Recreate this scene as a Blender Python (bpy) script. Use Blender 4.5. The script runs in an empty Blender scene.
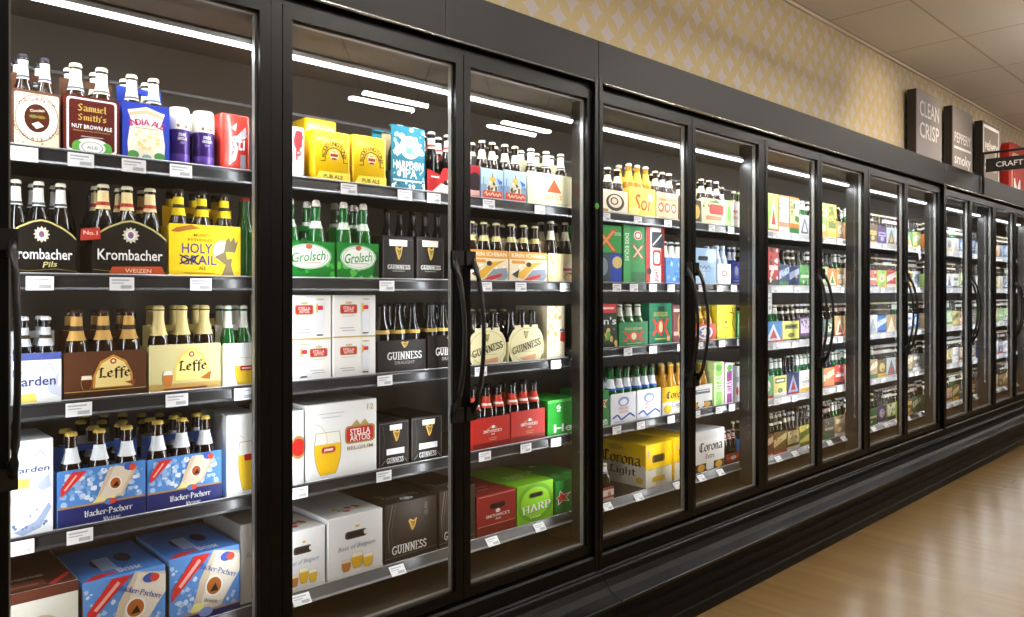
import bpy, math, random
from mathutils import Vector
from mathutils.geometry import convex_hull_2d

SC = bpy.context.scene
COL = SC.collection
PI = math.pi
LED_TOP, LED_POST, SPOT_W, LAMP_E, EXPOSURE = 9.0, 3.5, 110, 105.0, 0.0
random.seed(7)

# ------------------------------------------------------------------ camera numbers
FPX, CAM_D, CAM_H, TH = 754.0, 2.10, 1.51, math.radians(43.3)
HORIZON = 293.0


def at(px, py, Y):
    """world X and Z of the point of the plane y = Y that stands at this place of the 1024 x 617 frame"""
    a = math.atan((px - 512) / FPX) + TH
    X = (Y + CAM_D) * math.tan(a)
    dep = X * math.sin(TH) + (Y + CAM_D) * math.cos(TH)
    return X, CAM_H - (py - HORIZON) * dep / FPX


# ------------------------------------------------------------------ materials
MATS = {}


def lin(c):
    c = c / 255.0
    return c / 12.92 if c <= 0.04045 else ((c + 0.055) / 1.055) ** 2.4


def rgb(h):
    h = h.lstrip('#')
    if len(h) == 3:
        h = ''.join(c * 2 for c in h)
    return tuple(lin(int(h[i:i + 2], 16)) for i in (0, 2, 4)) + (1.0,)


def mat(key, color, rough=0.5, metal=0.0, emit=0.0, coat=0.0, spec=0.5, nodes=None):
    if key in MATS:
        return MATS[key]
    m = bpy.data.materials.new(key)
    m.use_nodes = True
    b = m.node_tree.nodes['Principled BSDF']
    b.inputs['Base Color'].default_value = rgb(color) if isinstance(color, str) else color
    b.inputs['Roughness'].default_value = rough
    b.inputs['Metallic'].default_value = metal
    b.inputs['Coat Weight'].default_value = coat
    b.inputs['Specular IOR Level'].default_value = spec
    if emit:
        b.inputs['Emission Color'].default_value = rgb(color) if isinstance(color, str) else color
        b.inputs['Emission Strength'].default_value = emit
    if nodes:
        nodes(m.node_tree, b)
    MATS[key] = m
    return m


def ink(h):
    """printed card or film of one colour"""
    return mat('print_' + h.lstrip('#'), h, 0.5, spec=.17)


# ------------------------------------------------------------------ mesh builder
class MB:
    def __init__(self):
        self.v, self.f, self.mi, self.mats, self.sm = [], [], [], [], []

    def m(self, material):
        if isinstance(material, str):
            material = ink(material)
        if material not in self.mats:
            self.mats.append(material)
        return self.mats.index(material)

    def add(self, verts, faces, material, smooth=False):
        i = self.m(material)
        n = len(self.v)
        self.v.extend([tuple(p) for p in verts])
        for f in faces:
            self.f.append([n + k for k in f])
            self.mi.append(i)
            self.sm.append(smooth)

    def box(self, x0, y0, z0, x1, y1, z1, material):
        v = [(x0, y0, z0), (x1, y0, z0), (x1, y1, z0), (x0, y1, z0), (x0, y0, z1), (x1, y0, z1), (x1, y1, z1), (x0, y1, z1)]
        self.add(v, [(3, 2, 1, 0), (4, 5, 6, 7), (0, 1, 5, 4), (1, 2, 6, 5), (2, 3, 7, 6), (3, 0, 4, 7)], material)

    def bbox(self, x0, y0, z0, x1, y1, z1, c, material, top=None):
        """box with chamfered upright and top edges"""
        a = [(x0 + c, y0), (x1 - c, y0), (x1, y0 + c), (x1, y1 - c), (x1 - c, y1), (x0 + c, y1), (x0, y1 - c), (x0, y0 + c)]
        b = [(x0 + 1.6 * c, y0 + c), (x1 - 1.6 * c, y0 + c), (x1 - c, y0 + 1.6 * c), (x1 - c, y1 - 1.6 * c), (x1 - 1.6 * c, y1 - c), (x0 + 1.6 * c, y1 - c), (x0 + c, y1 - 1.6 * c), (x0 + c, y0 + 1.6 * c)]
        v = [(x, y, z0) for x, y in a] + [(x, y, z1 - c) for x, y in a] + [(x, y, z1) for x, y in b]
        f = [tuple(range(7, -1, -1))]
        for k in range(8):
            j = (k + 1) % 8
            f.append((k, j, 8 + j, 8 + k))
            f.append((8 + k, 8 + j, 16 + j, 16 + k))
        self.add(v, f, material)
        self.add([v[16 + k] for k in range(8)], [tuple(range(8))], top or material)

    def rbox(self, x0, y0, z0, x1, y1, z1, r, material, n=5, lip=0.006):
        """box with round upright corners and a softened top edge"""
        def ring(ins, z):
            out = []
            for cx, cy, a0 in ((x1 - r, y0 + r, -PI / 2), (x1 - r, y1 - r, 0), (x0 + r, y1 - r, PI / 2), (x0 + r, y0 + r, PI)):
                for k in range(n + 1):
                    a = a0 + k * PI / 2 / n
                    out.append((cx + (r - ins) * math.cos(a), cy + (r - ins) * math.sin(a), z))
            return out
        rs = [ring(lip, z0), ring(0, z0 + lip), ring(0, z1 - lip), ring(lip * .4, z1 - lip * .4), ring(lip * 1.4, z1)]
        q = len(rs[0])
        v = [p for rr in rs for p in rr]
        f = [(i * q + k, i * q + (k + 1) % q, (i + 1) * q + (k + 1) % q, (i + 1) * q + k) for i in range(len(rs) - 1) for k in range(q)]
        self.add(v, f, material, True)
        self.add(rs[-1], [tuple(range(q))], material)
        self.add(rs[0], [tuple(range(q - 1, -1, -1))], material)

    def lathe(self, prof, material, seg=14, cx=0, cy=0, z=0, caps=True, smooth=True):
        v, f = [], []
        for r, h in prof:
            for k in range(seg):
                a = 2 * PI * k / seg
                v.append((cx + r * math.cos(a), cy + r * math.sin(a), z + h))
        for i in range(len(prof) - 1):
            for k in range(seg):
                j = (k + 1) % seg
                f.append((i * seg + k, i * seg + j, (i + 1) * seg + j, (i + 1) * seg + k))
        self.add(v, f, material, smooth)
        if caps:
            n = (len(prof) - 1) * seg
            self.add([v[n + k] for k in range(seg)], [tuple(range(seg))], material)
            self.add([v[k] for k in range(seg)], [tuple(range(seg - 1, -1, -1))], material)

    def slab(self, pts, y0, y1, material):
        """outline in x and z (counter-clockwise seen from -y), from y0 (front) back to y1"""
        n = len(pts)
        v = [(x, y0, z) for x, z in pts] + [(x, y1, z) for x, z in pts]
        f = [tuple(range(n)), tuple(range(2 * n - 1, n - 1, -1))]
        f += [(k, n + k, n + (k + 1) % n, (k + 1) % n) for k in range(n)]
        self.add(v, f, material)

    def sweep_x(self, prof, x0, x1, material, smooth=False):
        """open outline in y and z pulled along x"""
        n = len(prof)
        v = [(x0, y, z) for y, z in prof] + [(x1, y, z) for y, z in prof]
        self.add(v, [(k, n + k, n + k + 1, k + 1) for k in range(n - 1)], material, smooth)
        self.add(v[:n], [tuple(range(n))], material)
        self.add(v[n:], [tuple(range(n - 1, -1, -1))], material)

    def tube(self, pts, r, material, seg=8):
        pts = [Vector(p) for p in pts]
        rings = []
        for i, p in enumerate(pts):
            t = (pts[min(i + 1, len(pts) - 1)] - pts[max(i - 1, 0)]).normalized()
            up = Vector((0, 0, 1)) if abs(t.z) < .9 else Vector((1, 0, 0))
            a = t.cross(up).normalized()
            b = t.cross(a)
            rr = r[i] if isinstance(r, (list, tuple)) else r
            rings.append([p + a * rr * math.cos(2 * PI * k / seg) + b * rr * math.sin(2 * PI * k / seg) for k in range(seg)])
        v = [q for g in rings for q in g]
        f = [(i * seg + k, (i + 1) * seg + k, (i + 1) * seg + (k + 1) % seg, i * seg + (k + 1) % seg) for i in range(len(rings) - 1) for k in range(seg)]
        f += [tuple(range(seg)), tuple(range(len(v) - 1, len(v) - seg - 1, -1))]
        self.add(v, f, material, True)

    def mesh(self, name):
        me = bpy.data.meshes.new(name)
        me.from_pydata(self.v, [], self.f)
        for m in self.mats:
            me.materials.append(m)
        me.polygons.foreach_set('material_index', self.mi)
        me.polygons.foreach_set('use_smooth', self.sm)
        me.update()
        return me

    def build(self, name, parent=None, loc=None):
        o = bpy.data.objects.new(name, self.mesh(name))
        COL.objects.link(o)
        if parent is not None:
            o.parent = parent
        if loc is not None:
            o.location = loc
        return o


def tag(o, label=None, cat=None, group=None, kind=None):
    for k, v in (('label', label), ('category', cat), ('group', group), ('kind', kind)):
        if v:
            o[k] = v
    return o


def empty(name, loc=(0, 0, 0)):
    o = bpy.data.objects.new(name, None)
    COL.objects.link(o)
    o.location = loc
    o.empty_display_size = .05
    return o


def copy_tree(o, loc, scale=None):
    c = o.copy()
    COL.objects.link(c)
    c.location = loc
    if scale:
        c.scale = scale
    for ch in o.children:
        d = ch.copy()
        COL.objects.link(d)
        d.parent = c
    return c


# ------------------------------------------------------------------ lettering
BLACK = {
    'a': (.8, [[(.1, .92), (.5, 1), (.6, .8), (.6, .1), (.75, 0)], [(.6, .55), (.15, .4), (.15, .12), (.35, 0), (.6, .2)]]),
    'c': (.72, [[(.62, .85), (.4, 1), (.12, .8), (.12, .2), (.4, 0), (.65, .15)]]),
    'e': (.74, [[(.15, .45), (.6, .7), (.4, 1), (.12, .75), (.12, .2), (.4, 0), (.65, .2)]]),
    'f': (.62, [[(.72, 1.45), (.5, 1.55), (.3, 1.35), (.3, -.25)], [(.1, 1), (.6, 1)]]),
    'g': (.8, [[(.6, .9), (.3, 1), (.12, .75), (.12, .25), (.35, .05), (.6, .2)], [(.6, 1), (.6, -.3), (.35, -.5), (.1, -.35)]]),
    'h': (.8, [[(.15, 1.55), (.15, 0)], [(.15, .75), (.45, 1), (.65, .8), (.65, .1), (.5, -.2)]]),
    'i': (.42, [[(.1, .9), (.2, 1), (.2, .1), (.35, 0)], [(.15, 1.3), (.25, 1.4)]]),
    'k': (.75, [[(.15, 1.55), (.15, 0)], [(.15, .6), (.5, 1), (.55, .75), (.2, .55)], [(.3, .55), (.68, 0)]]),
    'l': (.42, [[(.2, 1.55), (.2, .1), (.35, 0)]]),
    'm': (1.1, [[(.1, .9), (.2, 1), (.2, 0)], [(.2, .75), (.45, 1), (.55, .85), (.55, 0)], [(.55, .75), (.8, 1), (.9, .85), (.9, .1), (1, 0)]]),
    'n': (.82, [[(.1, .9), (.2, 1), (.2, 0)], [(.2, .75), (.45, 1), (.6, .85), (.6, .1), (.75, 0)]]),
    'o': (.8, [[(.4, 1), (.12, .75), (.12, .2), (.4, 0), (.68, .25), (.68, .8), (.4, 1)]]),
    'r': (.66, [[(.1, .9), (.2, 1), (.2, 0)], [(.2, .75), (.5, 1), (.62, .85)]]),
    's': (.7, [[(.6, .85), (.35, 1), (.15, .8), (.6, .3), (.4, 0), (.1, .15)]]),
    't': (.64, [[(.3, 1.35), (.3, .15), (.5, 0), (.62, .1)], [(.1, 1), (.58, 1)]]),
    'u': (.82, [[(.12, 1), (.12, .2), (.35, 0), (.6, .2)], [(.6, 1), (.6, .1), (.75, 0)]]),
    'L': (.95, [[(.3, 1.5), (.25, .2), (.1, 0), (.5, .1), (.85, 0)], [(.1, 1.3), (.3, 1.5), (.55, 1.4)]]),
    'S': (.92, [[(.75, 1.35), (.45, 1.5), (.15, 1.2), (.7, .5), (.5, 0), (.1, .15)]]),
    'C': (.98, [[(.85, 1.3), (.5, 1.5), (.12, 1.1), (.12, .35), (.5, 0), (.85, .2)], [(.45, 1.35), (.45, .2)]]),
    'H': (1.05, [[(.05, 1.35), (.25, 1.5), (.25, .05), (.4, 0)], [(.8, 1.5), (.75, .1), (.6, -.1)], [(.2, .75), (.8, .85)]]),
    'P': (.95, [[(.25, 1.5), (.25, -.1)], [(.05, 1.4), (.5, 1.5), (.8, 1.2), (.75, .8), (.3, .65)]]),
    'W': (1.1, [[(.1, 1.4), (.2, .2), (.4, 0), (.5, 1.2)], [(.5, .2), (.75, 0), (.95, .9), (.85, 1.4)]]),
    '-': (.5, [[(.08, .55), (.42, .65)]]), "'": (.3, [[(.15, 1.5), (.1, 1.2)]]), ' ': (.45, []),
}
SERIF = {
    'G': (.95, [[(.78, .85), (.45, 1), (.12, .7), (.12, .3), (.45, 0), (.76, .12), (.76, .42)], [(.55, .42), (.92, .42)]]),
    'U': (.92, [[(.18, 1), (.18, .25), (.42, 0), (.7, .25), (.7, 1)], [(.0, 1), (.36, 1)], [(.55, 1), (.86, 1)]]),
    'I': (.45, [[(.22, 0), (.22, 1)], [(.04, 0), (.4, 0)], [(.04, 1), (.4, 1)]]),
    'N': (.98, [[(.2, 0), (.2, 1), (.76, 0), (.76, 1)], [(.03, 0), (.37, 0)], [(.6, 1), (.94, 1)], [(.03, 1), (.2, 1)]]),
    'E': (.75, [[(.2, 0), (.2, 1)], [(.05, 1), (.65, 1), (.65, .85)], [(.05, 0), (.68, 0), (.68, .17)], [(.2, .52), (.52, .52)]]),
    'S': (.72, [[(.6, .82), (.35, 1), (.13, .8), (.18, .6), (.55, .4), (.6, .18), (.35, 0), (.08, .2)]]),
    'H': (1., [[(.2, 0), (.2, 1)], [(.8, 0), (.8, 1)], [(.2, .5), (.8, .5)], [(.04, 0), (.36, 0)], [(.64, 0), (.96, 0)], [(.04, 1), (.36, 1)], [(.64, 1), (.96, 1)]]),
    'A': (.95, [[(.12, 0), (.47, 1), (.82, 0)], [(.25, .35), (.7, .35)], [(0, 0), (.26, 0)], [(.66, 0), (.95, 0)]]),
    'R': (.9, [[(.2, 0), (.2, 1), (.55, 1), (.7, .78), (.55, .5), (.2, .5)], [(.45, .5), (.78, 0), (.9, 0)], [(.04, 0), (.36, 0)], [(.04, 1), (.2, 1)]]),
    'P': (.82, [[(.2, 0), (.2, 1), (.58, 1), (.72, .75), (.58, .46), (.2, .46)], [(.04, 0), (.36, 0)], [(.04, 1), (.2, 1)]]),
    ' ': (.4, []),
}
TEXT_CACHE = {}


def nib_text(style, s):
    """broad-nib lettering as flat polygons: (verts, faces) with cap height about 1"""
    key = (style, s)
    if key in TEXT_CACHE:
        return TEXT_CACHE[key]
    if style == 'b':
        G, hw, ht, ang, k = BLACK, .115, .03, math.radians(38), 1 / 1.5
    else:
        G, hw, ht, ang, k = SERIF, .085, .032, 0.0, 1.0
    ca, sa = math.cos(ang), math.sin(ang)
    nib = [(x * ca - y * sa, x * sa + y * ca) for x, y in ((-hw, -ht), (hw, -ht), (hw, ht), (-hw, ht))]
    V, F, x = [], [], 0.0
    for ch in s:
        adv, strokes = G.get(ch, G[' '])
        for st in strokes:
            for p, q in zip(st, st[1:]):
                pts = [(x + a + n, b + m) for a, b in (p, q) for n, m in nib]
                hull = convex_hull_2d(pts)
                n0 = len(V)
                V.extend(((pts[i][0]) * k, (pts[i][1]) * k) for i in hull)
                F.append([n0 + i for i in range(len(hull))])
        x += adv
    out = (V, F)
    TEXT_CACHE[key] = out
    return out


def sans(s):
    """the built-in sans lettering as flat polygons"""
    key = ('t', s)
    if key in TEXT_CACHE:
        return TEXT_CACHE[key]
    cu = bpy.data.curves.new('lettering', 'FONT')
    cu.body = s
    cu.size = 1.0
    cu.resolution_u = 2
    cu.offset = 0.012
    ob = bpy.data.objects.new('lettering', cu)
    COL.objects.link(ob)
    dg = bpy.context.evaluated_depsgraph_get()
    me = bpy.data.meshes.new_from_object(ob.evaluated_get(dg))
    V = [(v.co.x, v.co.y) for v in me.vertices]
    F = [list(p.vertices) for p in me.polygons]
    COL.objects.unlink(ob)
    bpy.data.objects.remove(ob)
    bpy.data.curves.remove(cu)
    bpy.data.meshes.remove(me)
    TEXT_CACHE[key] = (V, F)
    return V, F


def ell(cx, cy, rx, ry, n=20, a0=0, a1=2 * PI):
    full = abs(a1 - a0 - 2 * PI) < 1e-6
    k = n if full else n + 1
    return [(cx + rx * math.cos(a0 + (a1 - a0) * i / n), cy + ry * math.sin(a0 + (a1 - a0) * i / n)) for i in range(k)]


def decals(mb, face, prims, w, h, lim=(0.0, 1.0)):
    """printed artwork: prims in u 0-1 (left to right) and v 0-1 (up) of a face w x h; face(x, z, e) gives the point e in front of it"""
    e, step = [0.0], [0.00014]

    def put(V, F, col):
        e[0] += step[0]
        mb.add([face(min(max(u, lim[0]), lim[1]) * w, max(v, .004) * h, e[0]) for u, v in V], F, col)

    def poly(pts, col):
        put(pts, [list(range(len(pts)))], col)

    def fit(V, F, cx, cy, hh, col, ww=None, ang=0.0, shear=0.0):
        if not V:
            return
        x0, x1 = min(p[0] for p in V), max(p[0] for p in V)
        y0, y1 = min(p[1] for p in V), max(p[1] for p in V)
        sy = hh * h / max(y1 - y0, .01)
        sx = sy if not ww else ww * w / max(x1 - x0, .01)
        ca, sa = math.cos(ang), math.sin(ang)
        out = []
        for a, b in V:
            X, Y = (a - (x0 + x1) / 2) * sx, (b - (y0 + y1) / 2) * sy
            X += shear * Y
            out.append((cx + (X * ca - Y * sa) / w, cy + (X * sa + Y * ca) / h))
        put(out, F, col)

    for p in prims:
        k = p[0]
        if k == 'r':
            _, a, b, c, d, col = p
            poly([(a, b), (c, b), (c, d), (a, d)], col)
        elif k == 'rr':                                  # rounded rectangle
            _, a, b, c, d, r, col = p
            ru, rv = r, r * w / h
            pts = []
            for cx, cy, s in ((c - ru, b + rv, -PI / 2), (c - ru, d - rv, 0), (a + ru, d - rv, PI / 2), (a + ru, b + rv, PI)):
                pts += [(cx + ru * math.cos(s + i * PI / 8), cy + rv * math.sin(s + i * PI / 8)) for i in range(5)]
            poly(pts, col)
        elif k == 'e':
            poly(ell(*p[1:5]), p[5])
        elif k == 'p':
            poly(p[1], p[2])
        elif k == 'ring':
            _, cx, cy, rx, ry, t, col = p[:7]
            a0, a1 = p[7:9] if len(p) > 7 else (0, 2 * PI)
            o, i = ell(cx, cy, rx, ry, 24, a0, a1 - (0 if len(p) > 7 else 1e-3)), ell(cx, cy, rx * (1 - t), ry * (1 - t), 24, a0, a1 - (0 if len(p) > 7 else 1e-3))
            n = len(o)
            put(o + i, [(j, j + 1, n + j + 1, n + j) for j in range(n - 1)], col)
        elif k == 't':
            _, s, cx, cy, hh, col = p[:6]
            V, F = sans(s)
            fit(V, F, cx, cy, hh, col, *(p[6:]))
        elif k in ('b', 's'):
            _, s, cx, cy, hh, col = p[:6]
            V, F = nib_text(k, s)
            fit(V, F, cx, cy, hh, col, *(p[6:]))
        elif k == 'arc':                                 # letters round a circle: text, centre, radius (of the height), letter height, colour, start and end angle
            _, s, cx, cy, r, hh, col, a0, a1 = p
            for i, ch in enumerate(s):
                if ch == ' ':
                    continue
                a = math.radians(a0 + (a1 - a0) * i / max(len(s) - 1, 1))
                V, F = sans(ch)
                fit(V, F, cx + r * h / w * math.cos(a), cy + r * math.sin(a), hh, col, None, a - (PI / 2 if a1 < a0 else -PI / 2))
        elif k == 'glass':                               # a poured glass: centre, foot, width, height, beer, foam
            _, cx, b, gw, gh, beer, foam = p
            q = lambda t, s: (cx + s * gw / 2 * t[0], b + gh * t[1])
            side = [(.55, .0), (.72, .12), (.92, .34), (1, .55), (.98, .74)]
            out = [(.60, -.01), (.78, .11), (.98, .33), (1.06, .55), (1.03, .76), (.92, 1.0)]
            poly([q(t, -1) for t in out[::-1]] + [q(t, 1) for t in out], '#b9a06a')
            poly([q(t, -1) for t in side[::-1]] + [q(t, 1) for t in side], beer)
            poly([q((.98, .72), -1), q((.98, .72), 1), q((.87, .985), 1), q((.87, .985), -1)], foam)
        elif k == 'pint':                                # a straight pint with a pale head
            _, cx, b, gw, gh, beer, foam = p
            poly([(cx - gw * .38, b), (cx + gw * .38, b), (cx + gw * .5, b + gh * .8), (cx - gw * .5, b + gh * .8)], beer)
            poly([(cx - gw * .5, b + gh * .76), (cx + gw * .5, b + gh * .76), (cx + gw * .52, b + gh), (cx - gw * .52, b + gh)], foam)
        elif k == 'harp':                                # a small gold harp
            _, cx, cy, hw, hh, col = p
            X = lambda a, b: (cx + a * hw, cy + b * hh)
            put([X(-.5, .35), X(-.3, .5), X(.1, .3), X(.5, .5), X(.5, .38), X(.1, .18), X(-.3, .35)], [[0, 6, 5, 4, 3, 2, 1]], col)
            put([X(-.5, .35), X(-.3, .4), X(.05, -.5), X(-.1, -.5)], [[0, 3, 2, 1]], col)
            put([X(.36, .42), X(.5, .45), X(.28, -.2), X(.05, -.5), X(-.04, -.42), X(.16, -.15)], [[0, 5, 4, 3, 2, 1]], col)
            for t in (.2, .45, .7):
                put([X(-.35 + .62 * t, .32 - .05 * t), X(-.3 + .62 * t, .3 - .05 * t), X(-.02 + .15 * t, -.35 + .15 * t), X(-.06 + .15 * t, -.33 + .15 * t)], [[0, 3, 2, 1]], col)
        elif k == 'star':
            _, cx, cy, rx, ry, n, inner, col = p[:8]
            rot = p[8] if len(p) > 8 else 0
            pts = []
            for i in range(2 * n):
                a = PI / 2 + rot + i * PI / n
                s = 1 if i % 2 == 0 else inner
                pts.append((cx + rx * s * math.cos(a), cy + ry * s * math.sin(a)))
            poly(pts, col)
        elif k == 'xx':                                  # crossed bars
            _, cx, cy, rx, ry, t, col = p
            for s in (1, -1):
                put([(cx - s * rx - t, cy - ry), (cx - s * rx + t, cy - ry), (cx + s * rx + t, cy + ry), (cx + s * rx - t, cy + ry)], [[0, 1, 2, 3]], col)
        elif k == 'line':
            _, pts, t, col = p
            for (a, b), (c, d) in zip(pts, pts[1:]):
                L = math.hypot((c - a) * w, (d - b) * h) or 1e-6
                nx, ny = -(d - b) * h / L * t / 2 * h / w, (c - a) * w / L * t / 2
                put([(a - nx, b - ny), (c - nx, d - ny), (c + nx, d + ny), (a + nx, b + ny)], [[0, 1, 2, 3]], col)
        elif k == 'spots':                               # small irregular marks of one colour
            _, n, seed, sz, cols, box = p
            step[0] = 0.000014
            rr = random.Random(seed)
            for _i in range(n):
                cx, cy = box[0] + rr.random() * (box[2] - box[0]), box[1] + rr.random() * (box[3] - box[1])
                s = sz * (.5 + rr.random())
                pts = [(cx + s * (.6 + .5 * rr.random()) * math.cos(a) * h / w, cy + s * (.6 + .5 * rr.random()) * math.sin(a)) for a in [j * PI / 3.5 for j in range(7)]]
                poly(pts, rr.choice(cols))
            step[0] = 0.00014

# ------------------------------------------------------------------ shared materials
BLACK_METAL = mat('black_metal', '#141312', 0.38)
BLACK_FRAME = mat('black_frame', '#070606', 0.36, spec=.22)
HEADER = mat('header_black', '#171616', 0.5, spec=.28)
BUMPER = mat('bumper_black', '#09090b', 0.4, spec=.16)
EDGE_LIGHT = mat('edge_light', '#c9c9cc', .3, .3)
EDGE = mat('edge_grey', '#6c6c72', .3, .6)
CHROME = mat('chrome', '#b8b8b8', 0.22, 1.0)
GASKET = mat('gasket_grey', '#8f8d88', 0.35, 0.3)
LINER = mat('liner_taupe', '#5f554b', 0.5)
DIVIDER = mat('divider_brown', '#1d1916', 0.35)
SHELF = mat('shelf_dark', '#1e1d1d', 0.4)
RAIL = mat('rail_grey', '#2b2b2e', 0.3, 0.2)
RAIL_PALE = mat('rail_pale', '#b4b4b6', 0.35)  # far rails: the light they reflect is put into a paler colour
TUBE = mat('light_tube', '#f4f7ff', 0.4, emit=7.0)
LAMP_TUBE = mat('lamp_tube', '#fff8f0', 0.4, emit=LAMP_E)
WHITE_CARD = mat('tag_white', '#efeff2', 0.5)
TAG_INK = mat('tag_ink', '#b3b3bb', 0.6)
RAIL_LOW = mat('rail_low', '#77767a', 0.35)


def glass_material():
    m = bpy.data.materials.new('door_glass')
    m.use_nodes = True
    nt = m.node_tree
    nt.nodes.clear()
    out = nt.nodes.new('ShaderNodeOutputMaterial')
    mix = nt.nodes.new('ShaderNodeMixShader')
    tr = nt.nodes.new('ShaderNodeBsdfTransparent')
    tr.inputs[0].default_value = (.97, .975, .97, 1)
    gl = nt.nodes.new('ShaderNodeBsdfGlossy')
    gl.inputs['Roughness'].default_value = 0.0
    gl.inputs['Color'].default_value = (1, 1, 1, 1)
    fr = nt.nodes.new('ShaderNodeFresnel')
    geo = nt.nodes.new('ShaderNodeNewGeometry')
    ior = M(nt, 'SUBTRACT', 1.45, M(nt, 'MULTIPLY', geo.outputs['Backfacing'], 1.45 - 1 / 1.45))
    nt.links.new(ior, fr.inputs['IOR'])
    nt.links.new(fr.outputs[0], mix.inputs[0])
    nt.links.new(tr.outputs[0], mix.inputs[1])
    nt.links.new(gl.outputs[0], mix.inputs[2])
    nt.links.new(mix.outputs[0], out.inputs[0])
    return m




def N(nt, kind, **kw):
    n = nt.nodes.new(kind)
    for k, v in kw.items():
        setattr(n, k, v)
    return n


def M(nt, op, a, b=None, c=None):
    n = nt.nodes.new('ShaderNodeMath')
    n.operation = op
    for i, x in enumerate((a, b, c)):
        if x is None:
            continue
        if isinstance(x, (int, float)):
            n.inputs[i].default_value = x
        else:
            nt.links.new(x, n.inputs[i])
    return n.outputs[0]


def mixc(nt, fac, a, b):
    n = nt.nodes.new('ShaderNodeMix')
    n.data_type = 'RGBA'
    for s, x in ((n.inputs[0], fac), (n.inputs[6], a), (n.inputs[7], b)):
        if isinstance(x, (int, float, tuple)):
            s.default_value = x
        else:
            nt.links.new(x, s)
    return n.outputs[2]


def wallpaper(nt, b):
    tc = N(nt, 'ShaderNodeTexCoord')
    sp = N(nt, 'ShaderNodeSeparateXYZ')
    nt.links.new(tc.outputs['Object'], sp.inputs[0])
    u = M(nt, 'DIVIDE', sp.outputs['X'], .200)
    v = M(nt, 'DIVIDE', sp.outputs['Z'], .212)

    def cell(x):
        return M(nt, 'ABSOLUTE', M(nt, 'SUBTRACT', M(nt, 'FRACT', x), .5))
    p, q = cell(M(nt, 'ADD', u, v)), cell(M(nt, 'SUBTRACT', u, v))

    def far(a, c):
        d = M(nt, 'SUBTRACT', 1.0, a)
        return M(nt, 'SQRT', M(nt, 'ADD', M(nt, 'MULTIPLY', d, d), M(nt, 'MULTIPLY', c, c)))
    near = M(nt, 'MINIMUM', far(p, q), far(q, p))
    star = M(nt, 'SMOOTH_MIN', 1.0, M(nt, 'MULTIPLY', M(nt, 'MAXIMUM', M(nt, 'SUBTRACT', near, .727), 0.0), 50.0), .05)
    no = N(nt, 'ShaderNodeTexNoise')
    no.inputs['Scale'].default_value = 3.0
    gold = mixc(nt, no.outputs[0], rgb('#b5a275'), rgb('#bdab80'))
    nt.links.new(mixc(nt, star, gold, rgb('#b9b0af')), b.inputs['Base Color'])
    nt.links.new(M(nt, 'SUBTRACT', .62, M(nt, 'MULTIPLY', star, .2)), b.inputs['Roughness'])


def floor_nodes(nt, b):
    tc = N(nt, 'ShaderNodeTexCoord')
    mp = N(nt, 'ShaderNodeMapping')
    mp.inputs['Scale'].default_value = (9.0, .55, 1)
    nt.links.new(tc.outputs['Object'], mp.inputs[0])
    n1 = N(nt, 'ShaderNodeTexNoise')
    n1.inputs['Scale'].default_value = 2.2
    n1.inputs['Detail'].default_value = 6
    nt.links.new(mp.outputs[0], n1.inputs[0])
    br = N(nt, 'ShaderNodeTexBrick')
    mp2 = N(nt, 'ShaderNodeMapping')
    mp2.inputs['Rotation'].default_value = (0, 0, PI / 2)
    nt.links.new(tc.outputs['Object'], mp2.inputs[0])
    nt.links.new(mp2.outputs[0], br.inputs[0])
    br.inputs['Scale'].default_value = 1.0
    br.inputs['Brick Width'].default_value = 0.92
    br.inputs['Row Height'].default_value = 0.152
    br.inputs['Mortar Size'].default_value = 0.0012
    br.inputs['Mortar Smooth'].default_value = 0.3
    br.inputs['Color1'].default_value = rgb('#9f8255')
    br.inputs['Color2'].default_value = rgb('#957a4e')
    br.inputs['Mortar'].default_value = rgb('#7c653f')
    fac = M(nt, 'MULTIPLY', M(nt, 'SUBTRACT', n1.outputs[0], .35), 1.6)
    c = mixc(nt, fac, rgb('#755b37'), br.outputs[0])
    c2 = mixc(nt, .55, br.outputs[0], c)
    nt.links.new(c2, b.inputs['Base Color'])
    n2 = N(nt, 'ShaderNodeTexNoise')
    n2.inputs['Scale'].default_value = 1.3
    nt.links.new(tc.outputs['Object'], n2.inputs[0])
    nt.links.new(M(nt, 'ADD', .17, M(nt, 'MULTIPLY', n2.outputs[0], .14)), b.inputs['Roughness'])
    bp = N(nt, 'ShaderNodeBump')
    bp.inputs['Strength'].default_value = .04
    bp.inputs['Distance'].default_value = .004
    nt.links.new(n1.outputs[0], bp.inputs['Height'])
    nt.links.new(bp.outputs[0], b.inputs['Normal'])


def ceiling_nodes(nt, b):
    tc = N(nt, 'ShaderNodeTexCoord')
    br = N(nt, 'ShaderNodeTexBrick')
    mp = N(nt, 'ShaderNodeMapping')
    mp.inputs['Location'].default_value = (.03, 0.02, 0)
    nt.links.new(tc.outputs['Object'], mp.inputs[0])
    nt.links.new(mp.outputs[0], br.inputs[0])
    br.offset = 0.0
    br.inputs['Scale'].default_value = 1.0
    br.inputs['Brick Width'].default_value = 1.22
    br.inputs['Row Height'].default_value = 0.61
    br.inputs['Mortar Size'].default_value = 0.010
    br.inputs['Mortar Smooth'].default_value = 0.1
    br.inputs['Color1'].default_value = rgb('#ddd5ca')
    br.inputs['Color2'].default_value = rgb('#dad2c7')
    br.inputs['Mortar'].default_value = rgb('#bfb09d')
    nt.links.new(br.outputs[0], b.inputs['Base Color'])
    bp = N(nt, 'ShaderNodeBump')
    bp.inputs['Strength'].default_value = .6
    bp.inputs['Distance'].default_value = .006
    nt.links.new(br.outputs['Fac'], bp.inputs['Height'])
    bp.invert = True
    nt.links.new(bp.outputs[0], b.inputs['Normal'])


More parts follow.
